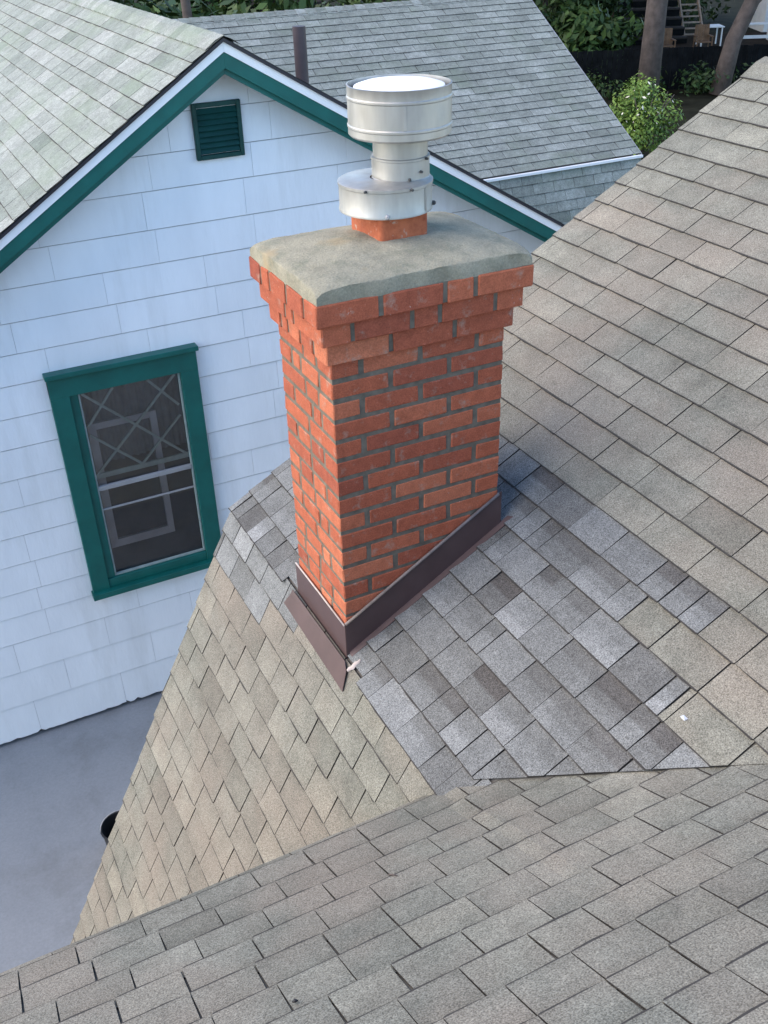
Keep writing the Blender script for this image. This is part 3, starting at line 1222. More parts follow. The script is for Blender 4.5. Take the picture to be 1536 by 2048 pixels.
# roof slopes
CL, SL = math.cos(math.atan(ML)), math.sin(math.atan(ML))
CRr, SRr = math.cos(math.atan(MR)), math.sin(math.atan(MR))


def f_left(s, t, h):                       # s = y, t from the ridge downwards is negative
    return (AXP + t * CL - SL * h, s, AZP + .004 + t * SL + CL * h)


def f_right(s, t, h):
    return (AXP - t * CRr + SRr * h, s, AZP + .004 + t * SRr + CRr * h)


mb = MB()
mb.poly([f_left(YO - .01, -6.15, 0), f_left(YO - .01, 0, 0), f_left(11.5, 0, 0), f_left(11.5, -6.15, 0)][::-1])
left = mb.build("left_roof_slope", M_DECK, wh)
mb = MB()
mb.poly([f_right(YO - .01, -3.8, 0), f_right(YO - .01, 0, 0), f_right(11.5, 0, 0), f_right(11.5, -3.8, 0)])
mb.build("right_roof_slope", M_GREY, wh)
left_roof = Roof(left, [M_PALE, M_EDGE], "shingle", 300, "far_shingles")
for k in range(44):
    t1 = -EXPO * k + .01
    t0 = t1 - EXPO
    off = (0.1525 if k % 2 else 0.0) + RND.uniform(-.02, .02)
    for (a, b) in rows_of(YO, 11.4, .305, off, .006):
        poly = clip(outline(a, b, t0, t1 + (.03 if k else 0), .002), 1, 0, YO - .015)
        left_roof.add(poly, dict(t0=t0, t1=t1 + .03, th=.004, lift=.0065, tone=tone_pick(.5, .16), warp=.001), f_left)
left_roof.finish()
y = YO - .01
while y < 8.2:
    mb = MB()
    tn = tone_pick(.6, .2)
    prev = None
    for (ya, lift) in ((y, .004), (y + .17, .011)):
        ring = [mb.vert((AXP + dx, ya, AZP + dz + .014 + lift), tn) for dx, dz in ((-.12, -.0762), (-.05, -.028), (0, -.006), (.05, -.026), (.12, -.0701))]
        if prev:
            for i in range(4):
                mb.face((prev[i + 1], prev[i], ring[i], ring[i + 1]))
        prev = ring
    low = [mb.vert((v[0], v[1], v[2] - .008), tn) for v in [mb.v[i] for i in prev]]
    for i in range(4):
        mb.face((prev[i + 1], prev[i], low[i], low[i + 1]), 1)
    mb.build("ridge_cap", [M_PALE, M_EDGE], left)
    y += .141

# gable vent
vx0, vx1, vz0, vz1 = .835, 1.158, -.272, .072
mb = MB()
mb.box(vx0 + .03, vx1 - .03, YW - .006, YW + .03, vz0 + .03, vz1 - .03)
vent = mb.build("gable_vent", M_DRIP, wh)
for (a, b, c, d) in ((vx0, vx0 + .028, vz0, vz1), (vx1 - .028, vx1, vz0, vz1), (vx0 + .028, vx1 - .028, vz0, vz0 + .028), (vx0 + .028, vx1 - .028, vz1 - .028, vz1)):
    mb = MB()
    mb.cbox(a, b, YW - .035, YW - .005, c, d, .003)
    mb.build("vent_frame", M_LOUV, vent)
ns = 8
for i in range(ns):
    z = vz0 + .034 + (vz1 - vz0 - .068) * (i + .12) / ns
    mb = MB()
    hgt = (vz1 - vz0 - .068) / ns
    mb.hexa([(vx0 + .029, YW - .033, z), (vx0 + .029, YW - .030, z - .002), (vx0 + .029, YW - .008, z + hgt * .82), (vx0 + .029, YW - .011, z + hgt * .86)],
            [(vx1 - .029, YW - .033, z), (vx1 - .029, YW - .030, z - .002), (vx1 - .029, YW - .008, z + hgt * .82), (vx1 - .029, YW - .011, z + hgt * .86)])
    mb.build("slat", M_LOUV, vent)

# window with casing, sashes, lattice and dark room
mb = MB()
ox0, ox1, oz0, oz1 = -.382, .650, -3.325, -1.487
mb.cbox(ox0, ox0 + .128, YW - .045, YW + .01, oz0 + .03, oz1 - .06, .004)
win = mb.build("window", M_GREEN, wh)
tag(win, "green framed sash window with diamond lattice in its upper pane")


def wpart(name, mat, x0, x1, y0, y1, z0, z1, c=.003, par=None):
    m_ = MB()
    m_.cbox(x0, x1, y0, y1, z0, z1, c)
    return m_.build(name, mat, par or win)


wpart("casing", M_GREEN, ox1 - .128, ox1, YW - .045, YW + .01, oz0 + .03, oz1 - .06)
wpart("head_casing", M_GREEN, ox0, ox1, YW - .047, YW + .01, oz1 - .185, oz1 - .035)
wpart("drip_cap", M_GREEN, ox0 - .012, ox1 + .012, YW - .085, YW + .01, oz1 - .034, oz1)
wpart("sill", M_GREEN, ox0 - .012, ox1 + .012, YW - .085, YW + .03, oz0 - .005, oz0 + .045)
wpart("stool_board", M_GREEN, ox0 + .128, ox1 - .128, YW - .036, YW + .01, oz0 + .046, oz0 + .122)
wpart("stop", M_GREEN, ox0 + .1285, ox0 + .185, YW - .022, YW + .02, oz0 + .123, oz1 - .186)
gx0, gx1, gz0, gz1 = ox0 + .186, ox1 - .129, oz0 + .123, oz1 - .186
for (a, b, c, d) in ((gx0, gx0 + .012, gz0, gz1), (gx1 - .012, gx1, gz0, gz1), (gx0 + .012, gx1 - .012, gz0, gz0 + .012), (gx0 + .012, gx1 - .012, gz1 - .012, gz1)):
    wpart("storm_frame", M_LEAD, a, b, YW - .012, YW + .012, c, d, .001)
wpart("meeting_rail", M_BAR, gx0 + .012, gx1 - .012, YW - .014, YW + .012, -2.458, -2.425, .002)
wpart("lower_bar", M_BAR, gx0 + .012, gx1 - .012, YW + .002, YW + .012, -2.632, -2.618, .001)
mb = MB()
mb.poly([(gx0, YW + .014, gz0), (gx1, YW + .014, gz0), (gx1, YW + .014, gz1), (gx0, YW + .014, gz1)])
mb.build("pane", M_GLASS, win)
# lattice in the upper sash
lx0, lx1, lz0, lz1 = gx0 + .03, gx1 - .03, -2.34, gz1 - .03
yl = YW + .024


def lat(p, q, r=.0085):
    m_ = MB()
    a, b = Vector((p[0], yl, p[1])), Vector((q[0], yl, q[1]))
    d = (b - a).normalized()
    n_ = Vector((-d.z, 0, d.x)) * r
    m_.hexa([a - n_ + Vector((0, -.006, 0)), b - n_ + Vector((0, -.006, 0)), b + n_ + Vector((0, -.006, 0)), a + n_ + Vector((0, -.006, 0))],
            [a - n_ + Vector((0, .006, 0)), b - n_ + Vector((0, .006, 0)), b + n_ + Vector((0, .006, 0)), a + n_ + Vector((0, .006, 0))])
    m_.build("lattice_bar", M_LEAD, win)


xm, zm = (lx0 + lx1) / 2, (lz0 + lz1) / 2
lat((lx0, lz1), (lx1, lz0))
yl += .0004
lat((lx0, lz0), (lx1, lz1))
yl += .0004
lat((xm, lz0), (lx1, zm))
lat((xm - .35 * (xm - lx0), lz1), (lx0, zm + .2 * (lz1 - zm)))
yl += .0004
lat((xm, lz0), (lx0, zm))
lat((xm + .4 * (lx1 - xm), lz1), (lx1, zm + .25 * (lz1 - zm)))
wpart("upper_sash_rail", M_LEAD, gx0, gx1, YW + .018, YW + .03, -2.375, -2.335, .002)
# things inside: a pale frame built in place of the pane's reflection, a blind and a dark room
for (a, b, c, d) in ((-.165, -.105, -3.03, -1.98), (.285, .335, -3.03, -1.98), (-.105, .285, -3.03, -2.965), (-.105, .285, -2.03, -1.98)):
    wpart("reflection_frame", M_FRAMEIN, a, b, YW + .10, YW + .125, c, d, .002)
mb = MB()
mb.box(WX0 - .3, WX1 + .3, YW + .5, YW + .52, WZ0 - .3, WZ1 + .3)
mb.box(WX0 - .32, WX0 - .3, YW + .0605, YW + .5, WZ0 - .3, WZ1 + .3)
mb.box(WX1 + .3, WX1 + .32, YW + .0605, YW + .5, WZ0 - .3, WZ1 + .3)
mb.box(WX0 - .3, WX1 + .3, YW + .0605, YW + .5, WZ1 + .3, WZ1 + .32)
mb.box(WX0 - .3, WX1 + .3, YW + .0605, YW + .5, WZ0 - .32, WZ0 - .3)
mb.build("room_box", M_ROOM, win)
mb = MB()
prev = None
for i in range(61):
    x = WX0 + (WX1 - WX0) * i / 60
    yv = YW + .20 + .012 * math.sin(i * 1.7) + .006 * math.sin(i * .7)
    cur = (mb.vert((x, yv, -2.35)), mb.vert((x, yv, -1.5)))
    if prev:
        mb.face((prev[0], cur[0], cur[1], prev[1]))
    prev = cur
mb.build("net_curtain", M_CURT, win, smooth='all')

# plumbing vent behind the right rake
mb = MB()
mb.tube([(2.225, 5.5, -.55), (2.223, 5.5, .288)], .052, 20, cap=False)
mb.tube([(2.223, 5.5, .288), (2.225, 5.5, -.2)], .044, 20, cap=False)
a0, b0 = 0, 40
for k in range(20):
    mb.face((20 + k, 20 + (k + 1) % 20, 40 + (k + 1) % 20, 40 + k))
mb.build("vent_pipe", M_PIPE, wh, smooth=50)

# ================================================================== GREY ROOFED HOUSE BEHIND
gh = thing("grey_house", "grey shingled roof directly behind the white gable, white drip edge along its break", "house", (5.0, 10.5, -4.5))
GS = 0.6
CG, SG = math.cos(math.atan(GS)), math.sin(math.atan(GS))
GY, GZ = 8.0, -1.82
GX0, GX1 = 1.4, 7.885


def f_grey(s, t, h):
    return (s, GY + t * CG - SG * h, GZ + t * SG + CG * h)


KG = math.atan(2.6)


def f_glow(s, t, h):
    return (s, GY - .01 + t * math.cos(KG) - math.sin(KG) * h, GZ - .035 + t * math.sin(KG) + math.cos(KG) * h)


TG = 2.83 / CG
mb = MB()
mb.poly([f_grey(GX0, 0, 0), f_grey(GX1, 0, 0), f_grey(GX1, TG, 0), f_grey(GX0, TG, 0)])
gs = mb.build("upper_roof_slope", M_DECK, gh)
groof = Roof(gs, [M_GREY, M_EDGE], "shingle", 255, "far_shingles")
k = 0
while EXPO * k < TG - .02:
    t0 = EXPO * k - .01
    t1 = min(t0 + EXPO + .03, TG)
    off = (.1525 if k % 2 else 0) + RND.uniform(-.03, .03)
    for (a, b) in rows_of(GX0, GX1 + .3, .305, off, .008):
        poly = clip(outline(a, b, t0, t1, .003), -1, 0, -GX1 - .012)
        groof.add(poly, dict(t0=t0, t1=t1, th=.004, lift=.0085, tone=tone_pick(.5, .15), warp=.002), f_grey)
    k += 1
groof.finish()
mb = MB()
mb.poly([f_glow(3.6, -2.4, 0), f_glow(GX1, -2.4, 0), f_glow(GX1, 0, 0), f_glow(3.6, 0, 0)])
gl_ = mb.build("lower_roof_slope", M_DECK, gh)
glow = Roof(gl_, [M_GREY, M_EDGE], "shingle", 45, "hidden_shingles")
for k in range(16):
    t1 = -EXPO * k
    t0 = t1 - EXPO
    off = (.1525 if k % 2 else 0) + RND.uniform(-.03, .03)
    for (a, b) in rows_of(3.6, GX1 + .3, .305, off, .008):
        poly = clip(outline(a, b, t0, t1 + .03 * (k > 0), .002), -1, 0, -GX1 - .01)
        glow.add(poly, dict(t0=t0, t1=t1 + .03, th=.004, lift=.008, tone=tone_pick(.5, .2), warp=.001), f_glow)
glow.finish()
mb = MB()
mb.box(2.0, GX1 + .015, GY - .055, GY - .012, GZ - .040, GZ - .010)
mb.build("drip_edge", M_TRIM, gh)
mb = MB()
a, b = Vector(f_grey(GX1 + .014, -.02, -.005)), Vector(f_grey(GX1 + .014, TG, -.005))
dz = Vector((0, 0, .016))
mb.hexa([a, b, b + dz, a + dz], [a + Vector((.012, 0, 0)), b + Vector((.012, 0, 0)), b + dz + Vector((.012, 0, 0)), a + dz + Vector((.012, 0, 0))])
mb.build("rake_edge", M_BAR, gh)
zr_ = GZ + 2.83 * GS
mb = MB()
mb.poly([(GX0, GY + 2.83, zr_), (GX1, GY + 2.83, zr_), (GX1, GY + 5.7, GZ), (GX0, GY + 5.7, GZ)])
mb.build("back_roof_slope", M_GREY, gh)
for i in range(40):
    x0 = GX1 - .141 * (i + 1)
    if x0 < 2.2:
        break
    mb = MB()
    tn = tone_pick(.45, .2)
    rA = [mb.vert((x0, GY + 2.83 + dy, zr_ + dz_ + .016), tn) for dy, dz_ in ((-.12, -.072), (-.04, -.022), (0, -.006), (.04, -.022), (.12, -.072))]
    rB = [mb.vert((x0 + .165, GY + 2.83 + dy, zr_ + dz_ + .008), tn) for dy, dz_ in ((-.12, -.072), (-.04, -.022), (0, -.006), (.04, -.022), (.12, -.072))]
    for q_ in range(4):
        mb.face((rA[q_], rB[q_], rB[q_ + 1], rA[q_ + 1]))
    mb.build("ridge_cap", [M_GREY, M_EDGE], gs)
mb = MB()
mb.hexa([(GX1 - .25, GY + .2, -4.55), (GX1 - .25, GY + 5.5, -4.55), (GX1 - .25, GY + 5.5, GZ - .1), (GX1 - .25, GY + 2.83, zr_ - .15), (GX1 - .25, GY + .2, GZ - .1)],
        [(4.2, GY + .2, -4.55), (4.2, GY + 5.5, -4.55), (4.2, GY + 5.5, GZ - .1), (4.2, GY + 2.83, zr_ - .15), (4.2, GY + .2, GZ - .1)])
mb.build("house_wall", M_WALL2, gh)

# ================================================================== BUCKET IN THE ALLEY
bk = thing("bucket", "dark round bucket on the grey drive, half hidden by the roof edge", "bucket", (-.70, 2.56, -4.49))
mb = MB()
mb.lathe(-.70, 2.56, [(0, -4.489), (.105, -4.489), (.125, -4.26), (.133, -4.258), (.133, -4.245), (.122, -4.245), (.100, -4.46), (0, -4.46)], 28)
mb.build("pail", M_DARK, bk, smooth=40)
mb = MB()
mb.tube([(-.70 + .13 * math.cos(a), 2.56 + .13 * math.sin(a) * .35, -4.25 + .10 * math.sin(a)) for a in [math.pi * k / 14 for k in range(15)]], .004, 6)
mb.build("handle", M_BAR, bk, smooth='all')


# ================================================================== GARDEN BEHIND
def leaf_cloud(mb, blobs, n, size, lo=0.0, hi=1.0, rnd=RND, mi=0):
    """leaf-sized quads through ellipsoid clumps: (cx, cy, cz, rx, ry, rz)"""
    tot = sum(b[3] * b[4] * b[5] for b in blobs)
    for b in blobs:
        k = max(8, int(n * b[3] * b[4] * b[5] / tot))
        bt = rnd.uniform(-.18, .18)
        for _ in range(k):
            while True:
                u, v, q_ = rnd.uniform(-1, 1), rnd.uniform(-1, 1), rnd.uniform(-1, 1)
                d = u * u + v * v + q_ * q_
                if .12 < d < 1:
                    break
            f = rnd.uniform(.9, 1.15)
            c = Vector((b[0] + u * b[3] * f, b[1] + v * b[4] * f, b[2] + q_ * b[5] * f))
            nrm = Vector((u + rnd.uniform(-.8, .8), v + rnd.uniform(-.8, .8), q_ + rnd.uniform(-.3, 1.2))).normalized()
            a = nrm.orthogonal().normalized()
            a.rotate(Matrix.Rotation(rnd.uniform(0, 6.28), 3, nrm))
            e = nrm.cross(a)
            s_ = size * rnd.uniform(.6, 1.3)
            tn = min(hi, max(lo, rnd.uniform(lo, hi) + bt))
            mb.poly([c - a * s_, c + e * s_ * .45, c + a * s_, c - e * s_ * .45], mi, tn)


def tree(name, label, base, trunk_pts, rads, blobs, n, size, leafmat, group=None, fine=True):
    t_ = thing(name, label, "tree", base, group)
    m_ = MB()
    m_.tube(trunk_pts, rads, 12)
    m_.build("trunk", M_BARK, t_, smooth='all')
    m_ = MB()
    for b in blobs:
        p0 = Vector(trunk_pts[-1])
        m_.tube([p0, (p0 + Vector(b[:3])) / 2 + Vector((0, 0, .15)), Vector(b[:3])], [rads[-1] * .7, rads[-1] * .4, .02], 6)
    m_.build("limbs", M_BARK, t_, smooth='all')
    m_ = MB()
    leaf_cloud(m_, blobs, n, size)
    m_.build("crown", leafmat, t_)
    return t_


def blobs_at(c, r, k, rnd=RND, flat=.7):
    out = []
    for _ in range(k):
        a, b = rnd.uniform(0, 6.28), rnd.uniform(0, 1) ** .5
        q_ = rnd.uniform(.35, .6)
        out.append((c[0] + r[0] * b * math.cos(a) * .75, c[1] + r[1] * b * math.sin(a) * .75, c[2] + r[2] * rnd.uniform(-.7, .7), r[0] * q_, r[1] * q_, r[2] * q_ * .9))
    return out


GZ0 = -4.52
# big trunks to the right of the grey roof
t1_ = (20.6, 22.9)
tree("shade_tree", "tall straight tree trunk rising behind the bright green bush", (t1_[0], t1_[1], GZ0),
     [(t1_[0], t1_[1], GZ0), (t1_[0] + .02, t1_[1], -2), (t1_[0] + .15, t1_[1], 2), (t1_[0] + .2, t1_[1], 5.0)], [.34, .30, .28, .24],
     blobs_at((t1_[0], t1_[1], 8.0), (5, 5, 2.6), 10), 2600, .30, M_LEAFM)
t2_ = (22.9, 22.3)
tree("shade_tree", "leaning grey tree trunk right of the garden steps, close to the roof ridge", (t2_[0], t2_[1], GZ0),
     [(t2_[0], t2_[1], GZ0), (t2_[0] + .25, t2_[1] - .05, -3), (t2_[0] + .6, t2_[1] - .25, -1.9), (t2_[0] + 1.7, t2_[1] - .9, -.5), (t2_[0] + 3.2, t2_[1] - 1.6, 2.5), (t2_[0] + 3.6, t2_[1] - 1.8, 5)],
     [.30, .24, .22, .20, .18, .14], blobs_at((t2_[0] + 4, t2_[1], 7.5), (4, 4, 2.2), 8), 1800, .3, M_LEAFM)

# bright bush
bp = (15.6, 17.0)
bu = thing("bush", "bright yellow-green bush with pale blossom between the two roofs", "bush", (bp[0], bp[1], GZ0))
mb = MB()
for k in range(9):
    a = k * .7
    mb.tube([(bp[0], bp[1], GZ0), (bp[0] + .25 * math.cos(a), bp[1] + .25 * math.sin(a), GZ0 + .9), (bp[0] + .6 * math.cos(a), bp[1] + .6 * math.sin(a), GZ0 + 1.45)], [.03, .02, .008], 6)
mb.build("stem", M_BARK, bu, smooth='all')
mb = MB()
leaf_cloud(mb, blobs_at((bp[0], bp[1], GZ0 + 1.05), (.74, .74, .95), 22), 5200, .052)
mb.build("foliage", M_LEAFB, bu)
mb = MB()
leaf_cloud(mb, [(bp[0] - .1, bp[1] - .2, GZ0 + 1.15, .62, .62, .72)], 60, .05)
tag(mb.build("blossom", M_BLOOM, bu), kind="stuff")

# dark board fence
fa, fb = Vector((18.2, 25.6, GZ0)), Vector((25.2, 22.6, GZ0))
fe = thing("fence", "low dark board fence across the shaded garden", "fence", tuple((fa + fb) / 2))
d = (fb - fa)
nb = 48
nrm = Vector((-d.y, d.x, 0)).normalized()
for i in range(nb):
    p, q_ = fa + d * (i / nb), fa + d * ((i + .93) / nb)
    mb = MB()
    hh = 1.22 + RND.uniform(-.015, .015)
    mb.hexa([p, q_, q_ + nrm * .02, p + nrm * .02], [p + Vector((0, 0, hh)), q_ + Vector((0, 0, hh)), q_ + nrm * .02 + Vector((0, 0, hh)), p + nrm * .02 + Vector((0, 0, hh))])
    mb.build("board", M_FENCE, fe)
for zz in (.3, .95):
    mb = MB()
    p, q_ = fa + nrm * .021 + Vector((0, 0, zz)), fb + nrm * .021 + Vector((0, 0, zz))
    u = Vector((0, 0, .08))
    mb.hexa([p, q_, q_ + nrm * .04, p + nrm * .04], [p + u, q_ + u, q_ + nrm * .04 + u, p + nrm * .04 + u])
    mb.build("rail", M_FENCE, fe)
# ivy on the near side of the fence
mb = MB()
for _ in range(26):
    u = RND.random()
    c = fa + d * u - nrm * RND.uniform(.1, 1.4)
    leaf_cloud(mb, [(c.x, c.y, GZ0 + RND.uniform(.1, .6), .55, .5, .35)], 60, .09)
tag(mb.build("ground_cover", M_LEAFD), "low dark undergrowth in front of the board fence", kind="stuff")

# trees and shrubs behind the fence, left part
for (x, y, zc, r, h, m_, lab) in ((19.3, 29.5, -2.6, 2.3, 2.1, M_LEAFD, "dark green leafy shrub beside the grey roof's right edge"),
                                 (22.6, 31.5, -2.0, 2.4, 2.2, M_LEAFM, "fresh green shrub left of the tall tree trunk"),
                                 (24.2, 35.5, -1.2, 3.2, 3.0, M_LEAFD, "deep green shrub filling the gap behind the tall trunk"),
                                 (17.5, 34.5, -1.0, 3.0, 3.0, M_LEAFM, "wide green shrub rising over the grey ridge end")):
    t_ = thing("shrub", lab, "shrub", (x, y, GZ0), "shrubs behind the garden fence")
    mb = MB()
    mb.tube([(x, y, GZ0), (x + .1, y, zc)], [.12, .05], 7)
    mb.build("stem", M_BARK, t_)
    mb = MB()
    leaf_cloud(mb, blobs_at((x, y, zc), (r, r, h), 14), 2600, .17)
    mb.build("foliage", m_, t_)

# trees far behind the two ridges at the upper left
for (x, y, zc, r, h, m_, lab) in ((6.2, 24.5, -2.6, 2.4, 2.5, M_LEAFD, "dark tree behind the white house's ridge"),
                                 (9.5, 27.5, -2.4, 2.7, 2.6, M_LEAFM, "green tree behind the gable peak"),
                                 (13.2, 30.5, -3.1, 2.0, 1.6, M_LEAFD, "dark low tree behind the grey ridge, right of the brown shed"),
                                 (2.5, 27.5, -2.0, 3.0, 2.8, M_LEAFM, "tree at the far left beyond the pale roof"),
                                 (6.0, 34.0, -1.0, 4.0, 3.6, M_LEAFD, "tall dark tree far behind the gable peak"),
                                 (17.5, 41.0, -1.0, 4.0, 3.4, M_LEAFD, "tall dark tree far beyond the grey ridge")):
    tree("garden_tree", lab, (x, y, GZ0), [(x, y, GZ0), (x, y, zc - h * .4), (x + .1, y, zc)], [.22, .16, .1],
         blobs_at((x, y, zc), (r, r, h), 12), 2400, .2, m_, "trees behind the ridges")
# tall trees added so that their crowns, out of view, shade the garden
for (x, y, r, lab) in ((30.0, 36.5, 7.5, "tall tree added for shade behind the timber terrace"), (38.0, 29.0, 7.0, "tall tree added for shade to the right of the white shed"),
                       (23.5, 33.0, 6.5, "tall tree added for shade over the shrubs behind the fence"), (17.0, 27.0, 5.5, "tall tree added for shade beside the end of the grey house"), (31.5, 24.5, 6.5, "tall tree added for shade over the near end of the fence")):
    tree("shade_tree", lab, (x, y, GZ0), [(x, y, GZ0), (x + .1, y, 0), (x, y + .2, 3.5)], [.30, .26, .2],
         blobs_at((x, y, 5.5), (r, r, 2.8), 16), 2600, .42, M_LEAFM, "tall trees added to shade the garden")
for (x, y, zc, r, h, m_, lab) in ((27.5, 41.0, -2.2, 3.6, 2.6, M_LEAFD, "dark hedge-like shrub behind the timber terrace"),
                                 (33.0, 37.5, -2.0, 3.4, 2.6, M_LEAFD, "dark shrub behind the timber steps"),
                                 (25.9, 33.2, -2.9, 1.7, 1.5, M_LEAFD, "dark shrub between the tall trunk and the terrace"),
                                 (22.0, 27.6, -3.4, 1.6, .9, M_LEAFM, "low green shrub just behind the board fence")):
    t_ = thing("shrub", lab, "shrub", (x, y, GZ0), "shrubs behind the garden fence")
    mb = MB()
    mb.tube([(x, y, GZ0), (x + .1, y, zc)], [.12, .05], 7)
    mb.build("stem", M_BARK, t_)
    mb = MB()
    leaf_cloud(mb, blobs_at((x, y, zc), (r, r, h), 16), 2800, .18)
    mb.build("foliage", m_, t_)

# bare grey trunk and a brown shed between them
t_ = thing("tree_trunk", "slim pale trunk in front of the dark trees, upper left", "tree", (6.3, 21.9, GZ0))
mb = MB()
mb.tube([(6.3, 21.9, GZ0), (6.25, 21.9, -1), (6.1, 21.9, 2.6)], [.13, .11, .08], 9)
mb.build("trunk", M_BARK, t_, smooth='all')
sh = thing("shed", "brown shed with a dark doorway behind the gable peak", "shed", (11.0, 29.0, GZ0))
mb = MB()
mb.box(9.9, 12.2, 28.6, 30.4, GZ0, -1.75)
mb.build("wall", M_WOODP, sh)
mb = MB()
mb.hexa([(9.7, 28.4, -1.75), (12.4, 28.4, -1.75), (12.4, 29.5, -1.15), (9.7, 29.5, -1.15)], [(9.7, 28.4, -1.68), (12.4, 28.4, -1.68), (12.4, 29.5, -1.08), (9.7, 29.5, -1.08)])
mb.hexa([(9.7, 29.5, -1.15), (12.4, 29.5, -1.15), (12.4, 30.6, -1.75), (9.7, 30.6, -1.75)], [(9.7, 29.5, -1.08), (12.4, 29.5, -1.08), (12.4, 30.6, -1.68), (9.7, 30.6, -1.68)])
mb.build("roof", M_WOODD, sh)
mb = MB()
mb.box(11.2, 12.0, 28.56, 28.6, GZ0, -2.0)
mb.build("door", M_DRIP, sh)

# patio furniture right of the tall trunk
VX, VY = Vector((.8916, -.4526, 0)), Vector((.4526, .8916, 0))       # across and along the view


def at(o, u, v, z):
    p = Vector((o[0], o[1], 0)) + VX * u + VY * v
    return (p.x, p.y, GZ0 + z)


def slab(mb, o, u0, u1, v0, v1, z0, z1):
    mb.hexa([at(o, u0, v0, z0), at(o, u1, v0, z0), at(o, u1, v1, z0), at(o, u0, v1, z0)],
            [at(o, u0, v0, z1), at(o, u1, v0, z1), at(o, u1, v1, z1), at(o, u0, v1, z1)])


def piece(name, mat, par, o, boxes):
    mb = MB()
    for b in boxes:
        slab(mb, o, *b)
    return mb.build(name, mat, par)


def chair(o, mat, label, group="garden chairs on the patio", name="garden_chair"):
    t_ = thing(name, label, "chair", (o[0], o[1], GZ0), group)
    for i in range(4):
        piece("seat_slat", mat, t_, o, [(-.27, .27, -.25 + .125 * i, -.14 + .125 * i, .40, .43)])
    for i in range(5):
        piece("back_slat", mat, t_, o, [(-.27 + .11 * i, -.17 + .11 * i, .25, .28, .43, .98)])
    for u in (-.29, .27):
        piece("arm", mat, t_, o, [(u - .03, u + .05, -.28, .26, .60, .63)])
        for v in (-.26, .22):
            piece("leg", mat, t_, o, [(u, u + .04, v, v + .04, 0, .60)])
    return t_


pt = MB()
pt.hexa([at((27.5, 29.0, 0), -4, -2.2, .005), at((27.5, 29.0, 0), 9, -2.2, .005), at((27.5, 29.0, 0), 9, 6, .005), at((27.5, 29.0, 0), -4, 6, .005)],
        [at((27.5, 29.0, 0), -4, -2.2, .03), at((27.5, 29.0, 0), 9, -2.2, .03), at((27.5, 29.0, 0), 9, 6, .03), at((27.5, 29.0, 0), -4, 6, .03)])
tag(pt.build("patio", mat_plain("brown_patio_earth", (0.030, 0.022, 0.016), 1.0, .4, 1.2, spec=.05)), kind="structure")
chair((26.6, 29.2), M_WOOD, "brown garden chair nearest the tall trunk")
chair((28.4, 29.2), M_WOOD, "brown garden chair below the timber steps")
chair((33.2, 30.0), M_RED, "dark red garden chair beside the white shed")
tb = thing("garden_table", "small white table at the foot of the timber steps", "table", (30.4, 30.3, GZ0))
o_ = (30.0, 30.6)
piece("tabletop", M_WHITE, tb, o_, [(-.45, .45, -.4, .4, .70, .74)])
for u, v in ((-.4, -.35), (.36, -.35), (-.4, .31), (.36, .31)):
    piece("leg", M_WHITE, tb, o_, [(u, u + .05, v, v + .05, .02, .70)])
bn = thing("garden_bench", "long white bench in front of the white shed", "bench", (32.4, 30.6, GZ0))
o_ = (32.3, 30.6)
for i in range(3):
    piece("seat_slat", M_WHITE, bn, o_, [(-.8, .8, -.2 + .14 * i, -.08 + .14 * i, .62, .66)])
for u in (-.7, .64):
    piece("leg", M_WHITE, bn, o_, [(u, u + .06, -.18, .2, .02, .62)])
piece("stretcher", M_WHITE, bn, o_, [(-.9, .8, -.22, -.19, .12, .24)])
# open timber steps going up
st = thing("garden_steps", "open timber steps beside the leaning trunk", "stairs", (31.0, 31.6, GZ0))
o_ = (30.75, 32.3)
for i in range(9):
    piece("tread", M_WOODP, st, o_, [(-.36, .36, .24 * i, .24 * i + .22, .20 * i + .18, .20 * i + .225)])
for u in (-.42, .36):
    mb = MB()
    mb.hexa([at(o_, u, 0, 0), at(o_, u + .06, 0, 0), at(o_, u + .06, 2.3, 1.95), at(o_, u, 2.3, 1.95)],
            [at(o_, u, 0, .26), at(o_, u + .06, 0, .26), at(o_, u + .06, 2.3, 2.2), at(o_, u, 2.3, 2.2)])
    mb.build("stringer", M_WOODP, st)
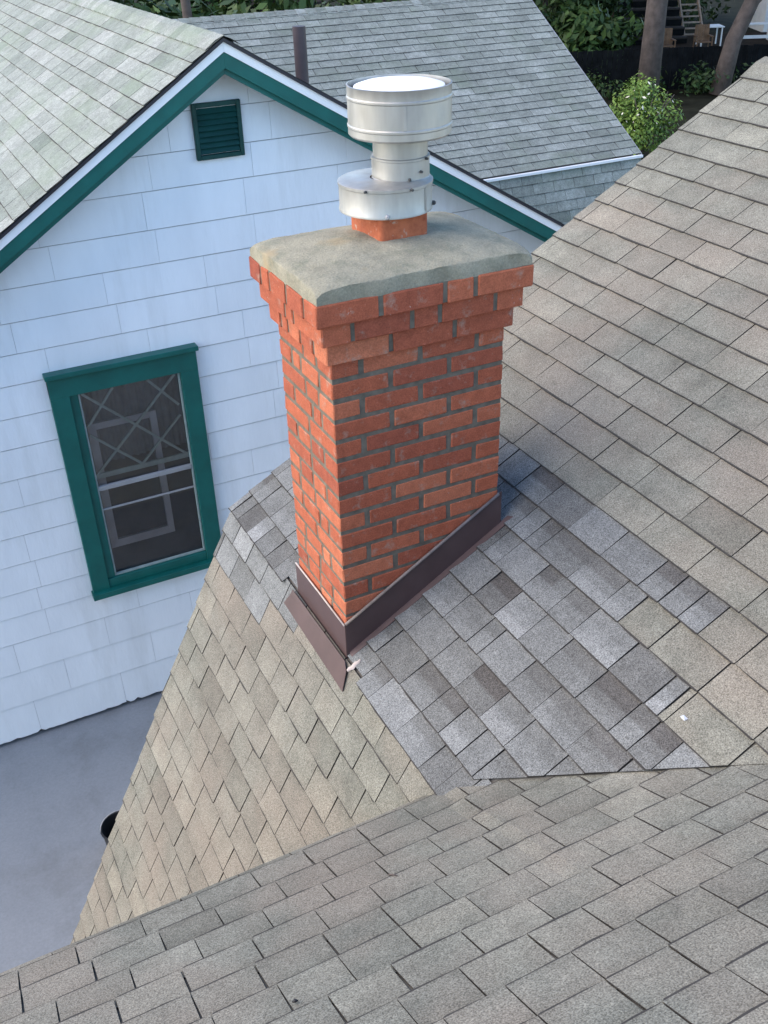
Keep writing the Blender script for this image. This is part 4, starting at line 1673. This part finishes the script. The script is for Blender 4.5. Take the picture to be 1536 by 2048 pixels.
# dark timber planks stacked as terraces
te = thing("timber_terrace", "dark plank terrace behind the brown chairs", "terrace", (28.3, 33.0, GZ0))
o_ = (28.6, 32.0)
for i in range(6):
    piece("plank", M_WOODD, te, o_, [(-1.5, 1.2, .55 * i, .55 * i + .5, .30 * i + .2, .30 * i + .27)])
    piece("riser", M_FENCE, te, o_, [(-1.5, 1.2, .55 * i + .04, .55 * i + .07, .30 * i - .03, .30 * i + .2)])
# white shed at the right edge
ws = thing("white_shed", "white shed with a dark window at the right edge of the garden", "shed", (34.5, 32.5, GZ0))
o_ = (35.6, 31.7)
mb = MB()
slab(mb, o_, -1.2, 3.0, 0, 2.5, 0, 2.3)
mb.build("wall", M_WHITE, ws)
piece("window", M_DRIP, ws, o_, [(.45, 1.2, -.03, -.001, .85, 1.75)])
mb = MB()
mb.hexa([at(o_, -1.4, -.25, 2.25), at(o_, 3.2, -.25, 2.25), at(o_, 3.2, 2.7, 2.9), at(o_, -1.4, 2.7, 2.9)], [at(o_, -1.4, -.25, 2.33), at(o_, 3.2, -.25, 2.33), at(o_, 3.2, 2.7, 2.98), at(o_, -1.4, 2.7, 2.98)])
mb.build("roof", M_BAR, ws)

# small debris lying on the roof
for (x, y, l_, a, lab) in ((-.73, -1.335, .012, .4, "tiny dark seed pod on the foreground roof, nearest the bottom edge"), (-.35, -1.02, .03, 1.1, "short brown twig lying across the foreground roof")):
    tt = (YF - y) / math.cos(_a30)
    mb = MB()
    p0, p1 = Vector(f_cross(x, tt, .014)), Vector(f_cross(x + l_ * math.cos(a), tt + l_ * math.sin(a), .014))
    mb.tube([p0, (p0 + p1) / 2 + Vector((0, 0, .002)), p1], [.002, .0045 if l_ < .02 else .002, .0012], 6)
    tag(mb.build("seed_pod" if l_ < .02 else "twig", M_BARK if l_ > .02 else M_DARK, smooth='all'), lab, "seed" if l_ < .02 else "twig")
p = Vector(f_main(-1.0494, (0.5596 - XB) / CR, .012))
mb = MB()
mb.cbox(p.x - .006, p.x + .006, p.y - .009, p.y + .009, p.z, p.z + .004, .001, .001)
tag(mb.build("paint_chip", M_WHITE), "tiny white chip lying on the roof right of the grey patch", "chip")
